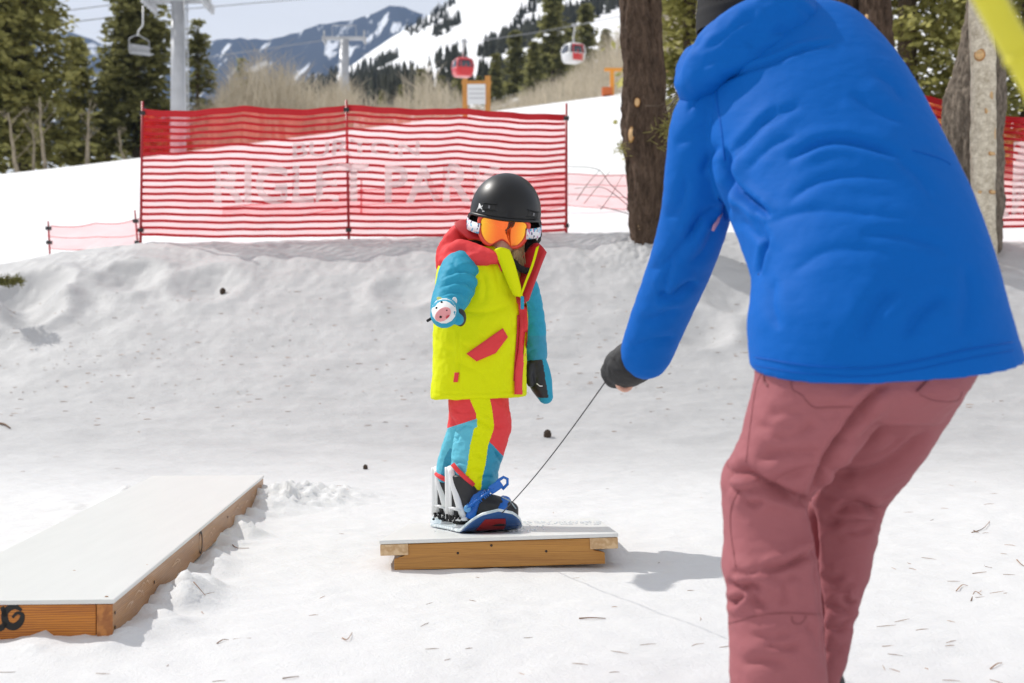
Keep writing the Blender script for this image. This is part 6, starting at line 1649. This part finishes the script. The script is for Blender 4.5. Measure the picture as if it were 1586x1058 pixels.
# shoulder cap and the arm reaching for the cord
limb(jb, [(P(1150, 165, 2.87), .085), (P(1104, 185, 2.87), .080), (P(1088, 255, 2.88), .075), (P(1078, 330, 2.93), .072), (P(1056, 405, 3.01), .068), (P(1028, 475, 3.10), .064), (P(1005, 535, 3.17), .060), (P(1000, 548, 3.185), .0585)], 6, 32)
limb(jb, [(P(1340, 140, 2.85), .08), (P(1385, 185, 2.88), .062), (P(1390, 285, 2.98), .066), (P(1340, 380, 3.04), .062), (P(1280, 415, 3.10), .056)], 5, 24)
jma = remesh(jb, .0050, 4)
J = lambda x, y: (900 + x / 1.7638, y / 1.7638)               # traced on an enlargement of the jacket
def S(*p): return [J(*q) for q in p]
smooth_mesh(jma, 3, .5)
folds(jma, [
    ([(1064, 176), (1086, 144), (1120, 123), (1160, 108), (1200, 95), (1240, 78), (1292, 66)], 4.80, 0.0120, -.5),
    (S((560, 440), (600, 415), (660, 390), (720, 386), (800, 404), (880, 430)), 10, 0.0169, .3), (S((400, 470), (440, 410), (500, 350), (560, 315)), 10, 0.0070), (S((400, 440), (440, 390), (500, 330), (540, 290)), 7, 0.0065), (S((450, 470), (520, 400), (590, 370)), 9, 0.0047),
    (S((560, 560), (620, 510), (690, 485), (770, 478), (850, 490)), 11, 0.0072, .2), (S((500, 620), (580, 585), (680, 575), (800, 588), (900, 600)), 11, 0.0057), (S((860, 430), (920, 480), (960, 540)), 12, 0.0055),
    (S((740, 250), (800, 300), (880, 330)), 14, 0.0078), (S((800, 200), (850, 230), (880, 280)), 12, 0.0065), (S((470, 350), (540, 310), (600, 290)), 10, 0.0065),
    (S((400, 445), (412, 480), (440, 530), (490, 570), (520, 595)), 8, 0.0286, .2), (S((395, 400), (402, 450), (405, 520), (395, 600)), 9, 0.0286), (S((440, 600), (480, 640), (500, 660)), 9, 0.0078),
    (S((508, 650), (500, 690), (486, 752)), 4.5, 0.0156), (S((470, 560), (500, 640), (515, 690)), 9, 0.0091),
    (S((560, 760), (640, 700), (720, 680), (860, 690)), 16, 0.0052), (S((760, 930), (800, 840), (860, 780)), 18, 0.0104), (S((880, 930), (930, 850), (1000, 800)), 18, 0.0117), (S((1040, 920), (1060, 820), (1050, 720)), 18, 0.0078), (S((540, 900), (520, 830), (530, 760)), 14, 0.0078), (S((760, 640), (880, 640), (1000, 680)), 16, 0.0078),
    (S((210, 800), (245, 810), (290, 780), (320, 770)), 9, 0.0156), (S((180, 740), (230, 720), (300, 640), (340, 560)), 12, 0.0091), (S((230, 600), (270, 560), (290, 480)), 12, 0.0078), (S((300, 720), (340, 680), (370, 600)), 10, 0.0091), (S((170, 880), (220, 860), (270, 840)), 10, 0.0078), (S((140, 950), (190, 930), (260, 920)), 9, 0.0065), (S((290, 660), (330, 600), (380, 560)), 9, 0.0104), (S((250, 700), (230, 780), (215, 830)), 9, 0.0078), (S((255, 400), (300, 370), (360, 330)), 12, 0.0065), (S((330, 480), (360, 420), (385, 400)), 9, 0.0091)],
    [((9, 6, 16), .0011, True), ((22, 14, 34), .0006, True), ((45, 45, 45), .0006, False)])
smooth_mesh(jma, 1, .25)
jacket = link_mesh("jacket", jma, M_BLUEJ, adult)
_BVH.clear()
seam(S((370, 214), (372, 280), (385, 360), (392, 440)), "sleeve_seam", M_BLUED, jacket, jma, .0022)
seam([(1170, 566), (1250, 579), (1340, 583), (1420, 572), (1500, 555), (1570, 543)], "hem_stitch", M_BLUED, jacket, jma, .0012)
seam([(1170, 553), (1250, 566), (1340, 570), (1420, 559), (1500, 541), (1568, 530)], "hem_seam", M_BLUED, jacket, jma, .0020)
seam(S((508, 650), (500, 690), (486, 752)), "pocket_zip", M_CUFF, jacket, jma, .0022, -.004)
seam(S((905, 410), (980, 432), (1010, 450)), "yoke_seam", M_BLUED, jacket, jma, .0016)
M_MAUVE = mat("mauve cord", (.42, .22, .33), .7)
MB().tube([P(1117, 330, 2.86), P(1112, 343, 2.855), P(1107, 350, 2.86), P(1104, 357, 2.865)], [.003, .003, .0042, .003], 8).build("zip_cord", M_MAUVE, jacket)
# cuff opening rim
def ringtube(c, axis, r, tr, name, m, parent, el=1.0):
    a = axis.normalized(); x = a.orthogonal().normalized(); y = a.cross(x)
    pts = [c + x * math.cos(t) * r + y * math.sin(t) * r * el for t in np.linspace(0, 6.2832, 41)]
    return MB().tube(pts, tr, 8).build(name, m, parent)
# black inner gaiter over the hand
gb = MB()
limb(gb, [(P(1012, 528, 3.16), .048), (P(994, 550, 3.195), .050), (P(977, 564, 3.225), .050), (P(963, 571, 3.25), .046), (P(957, 576, 3.262), .040)], 5, 24)
gme = remesh(gb, .0045, 3)
folds(gme, [([(975, 545), (968, 560), (972, 578)], 7, .006), ([(992, 556), (984, 570), (984, 586)], 7, .006), ([(950, 552), (955, 566), (966, 574)], 6, .005)], [((20, 20, 20), .004, True)])
link_mesh("wrist_gaiter", gme, M_CUFF, adult)

# ---- hood lying on the back ----
hb = MB()
limb(hb, [(P(1078, 140, 2.830), .030), (P(1092, 112, 2.810), .052), (P(1128, 78, 2.800), .062), (P(1175, 48, 2.800), .066), (P(1220, 30, 2.810), .060), (P(1255, 38, 2.86), .042), (P(1276, 54, 2.88), .016)], 6, 28)
limb(hb, [(P(1080, 132, 2.95), .036), (P(1112, 96, 2.95), .050), (P(1168, 58, 2.96), .058), (P(1214, 32, 2.96), .056), (P(1246, 26, 2.95), .044)], 5, 24)
limb(hb, [(P(1066, 150, 2.86), .022), (P(1074, 132, 2.83), .032), (P(1112, 106, 2.770), .030), (P(1160, 86, 2.750), .030), (P(1205, 70, 2.755), .028), (P(1245, 54, 2.780), .024), (P(1285, 52, 2.86), .012)], 5, 22)
limb(hb, [(P(1064, 160, 2.86), .014), (P(1066, 138, 2.85), .026), (P(1068, 116, 2.86), .030), (P(1084, 92, 2.88), .036)], 4, 18)
hma = remesh(hb, .006, 6, .6); smooth_mesh(hma, 4, .5)
K = lambda x, y: (1030 + x / 4.2333, y / 4.2333)
def Q(*p): return [K(*q) for q in p]
folds(hma, [(Q((205, 340), (330, 290), (440, 200), (560, 110), (600, 40)), 8, .006, .3), (Q((700, 270), (740, 215), (830, 215), (1000, 185)), 9, .013), (Q((720, 290), (820, 250), (990, 215)), 7, .008), (Q((520, 260), (570, 290), (610, 300)), 6, .006), (Q((180, 330), (250, 230), (330, 200)), 9, .005), (Q((830, 40), (900, 60), (980, 130)), 8, .006), (Q((540, 330), (680, 330), (800, 290)), 10, .006), (Q((250, 430), (380, 380), (520, 370)), 10, .005)],
      [((6, 6, 9), .008, True), ((16, 16, 18), .003, True)])
smooth_mesh(hma, 1, .4)
link_mesh("hood", hma, M_BLUEJ, jacket)

# ---- beanie and hair ----
bn = MB(); vs, fs = [], []
BC = HDA + Vector((.0, -.005, -.05)); NU, NV = 120, 40
for j in range(NV + 1):
    for i in range(NU):
        a = 2 * math.pi * i / NU; th = (j / NV) * 1.95
        rib = 1 + .03 * abs(math.sin(a * 30)) + .004 * math.sin(j * 2.2)
        r = .108 * math.sin(min(th, 1.45)) / math.sin(1.45) * rib if th < 1.45 else .108 * rib * (1 + .03 * (th > 1.62))
        z = .205 * math.cos(th) if th < 1.45 else .205 * math.cos(1.45) - (th - 1.45) * .14
        vs.append(BC + Vector((r * math.cos(a), r * 1.14 * math.sin(a), z + .02)))
for j in range(NV):
    for i in range(NU): fs.append((j * NU + i, (j + 1) * NU + i, (j + 1) * NU + (i + 1) % NU, j * NU + (i + 1) % NU))
bn.add(vs, fs).build("beanie", M_KNIT, adult)
hr = MB(); r_ = random.Random(6)
for k in range(90):
    a = r_.uniform(1.8, 3.0); p = BC + Vector((.07 * math.cos(a), .085 * math.sin(a), -.05)); e = p + Vector((r_.gauss(-.01, .015), r_.gauss(0, .02), -.11 + r_.gauss(0, .02)))
    hr.tube([p, p.lerp(e, .5) + Vector((r_.gauss(0, .01), r_.gauss(0, .01), 0)), e], [.002, .0018, .0006], 4, cap=False)
for pts in ([(1062, 140), (1050, 150), (1040, 160), (1034, 168)], [(1064, 150), (1046, 158), (1038, 172), (1046, 186)], [(1060, 130), (1048, 146), (1034, 152)]):
    hr.tube([P(u, v, 2.98) for u, v in pts], [.0012, .0012, .001, .0006][:len(pts)], 4, cap=False)
hr.build("hair", M_HAIRB, adult)

# ================================================================== air between here and the mountains
hz_ = MB().box((0, 1500, 499.0), 6400, 3200, 1002.0).build("haze", None, smooth=False)
m = bpy.data.materials.new("thin blue air"); m.use_nodes = True
nt = m.node_tree; nt.nodes.remove(nt.nodes["Principled BSDF"])
pv = nt.nodes.new("ShaderNodeVolumePrincipled"); pv.inputs["Density"].default_value = 0.00014; pv.inputs["Color"].default_value = (0.42, 0.61, 1.0, 1); pv.inputs["Anisotropy"].default_value = 0.2
nt.links.new(pv.outputs[0], nt.nodes["Material Output"].inputs["Volume"])
hz_.data.materials.append(m)
tag(hz_, "thin bluish air in front of the far mountains", kind="stuff")
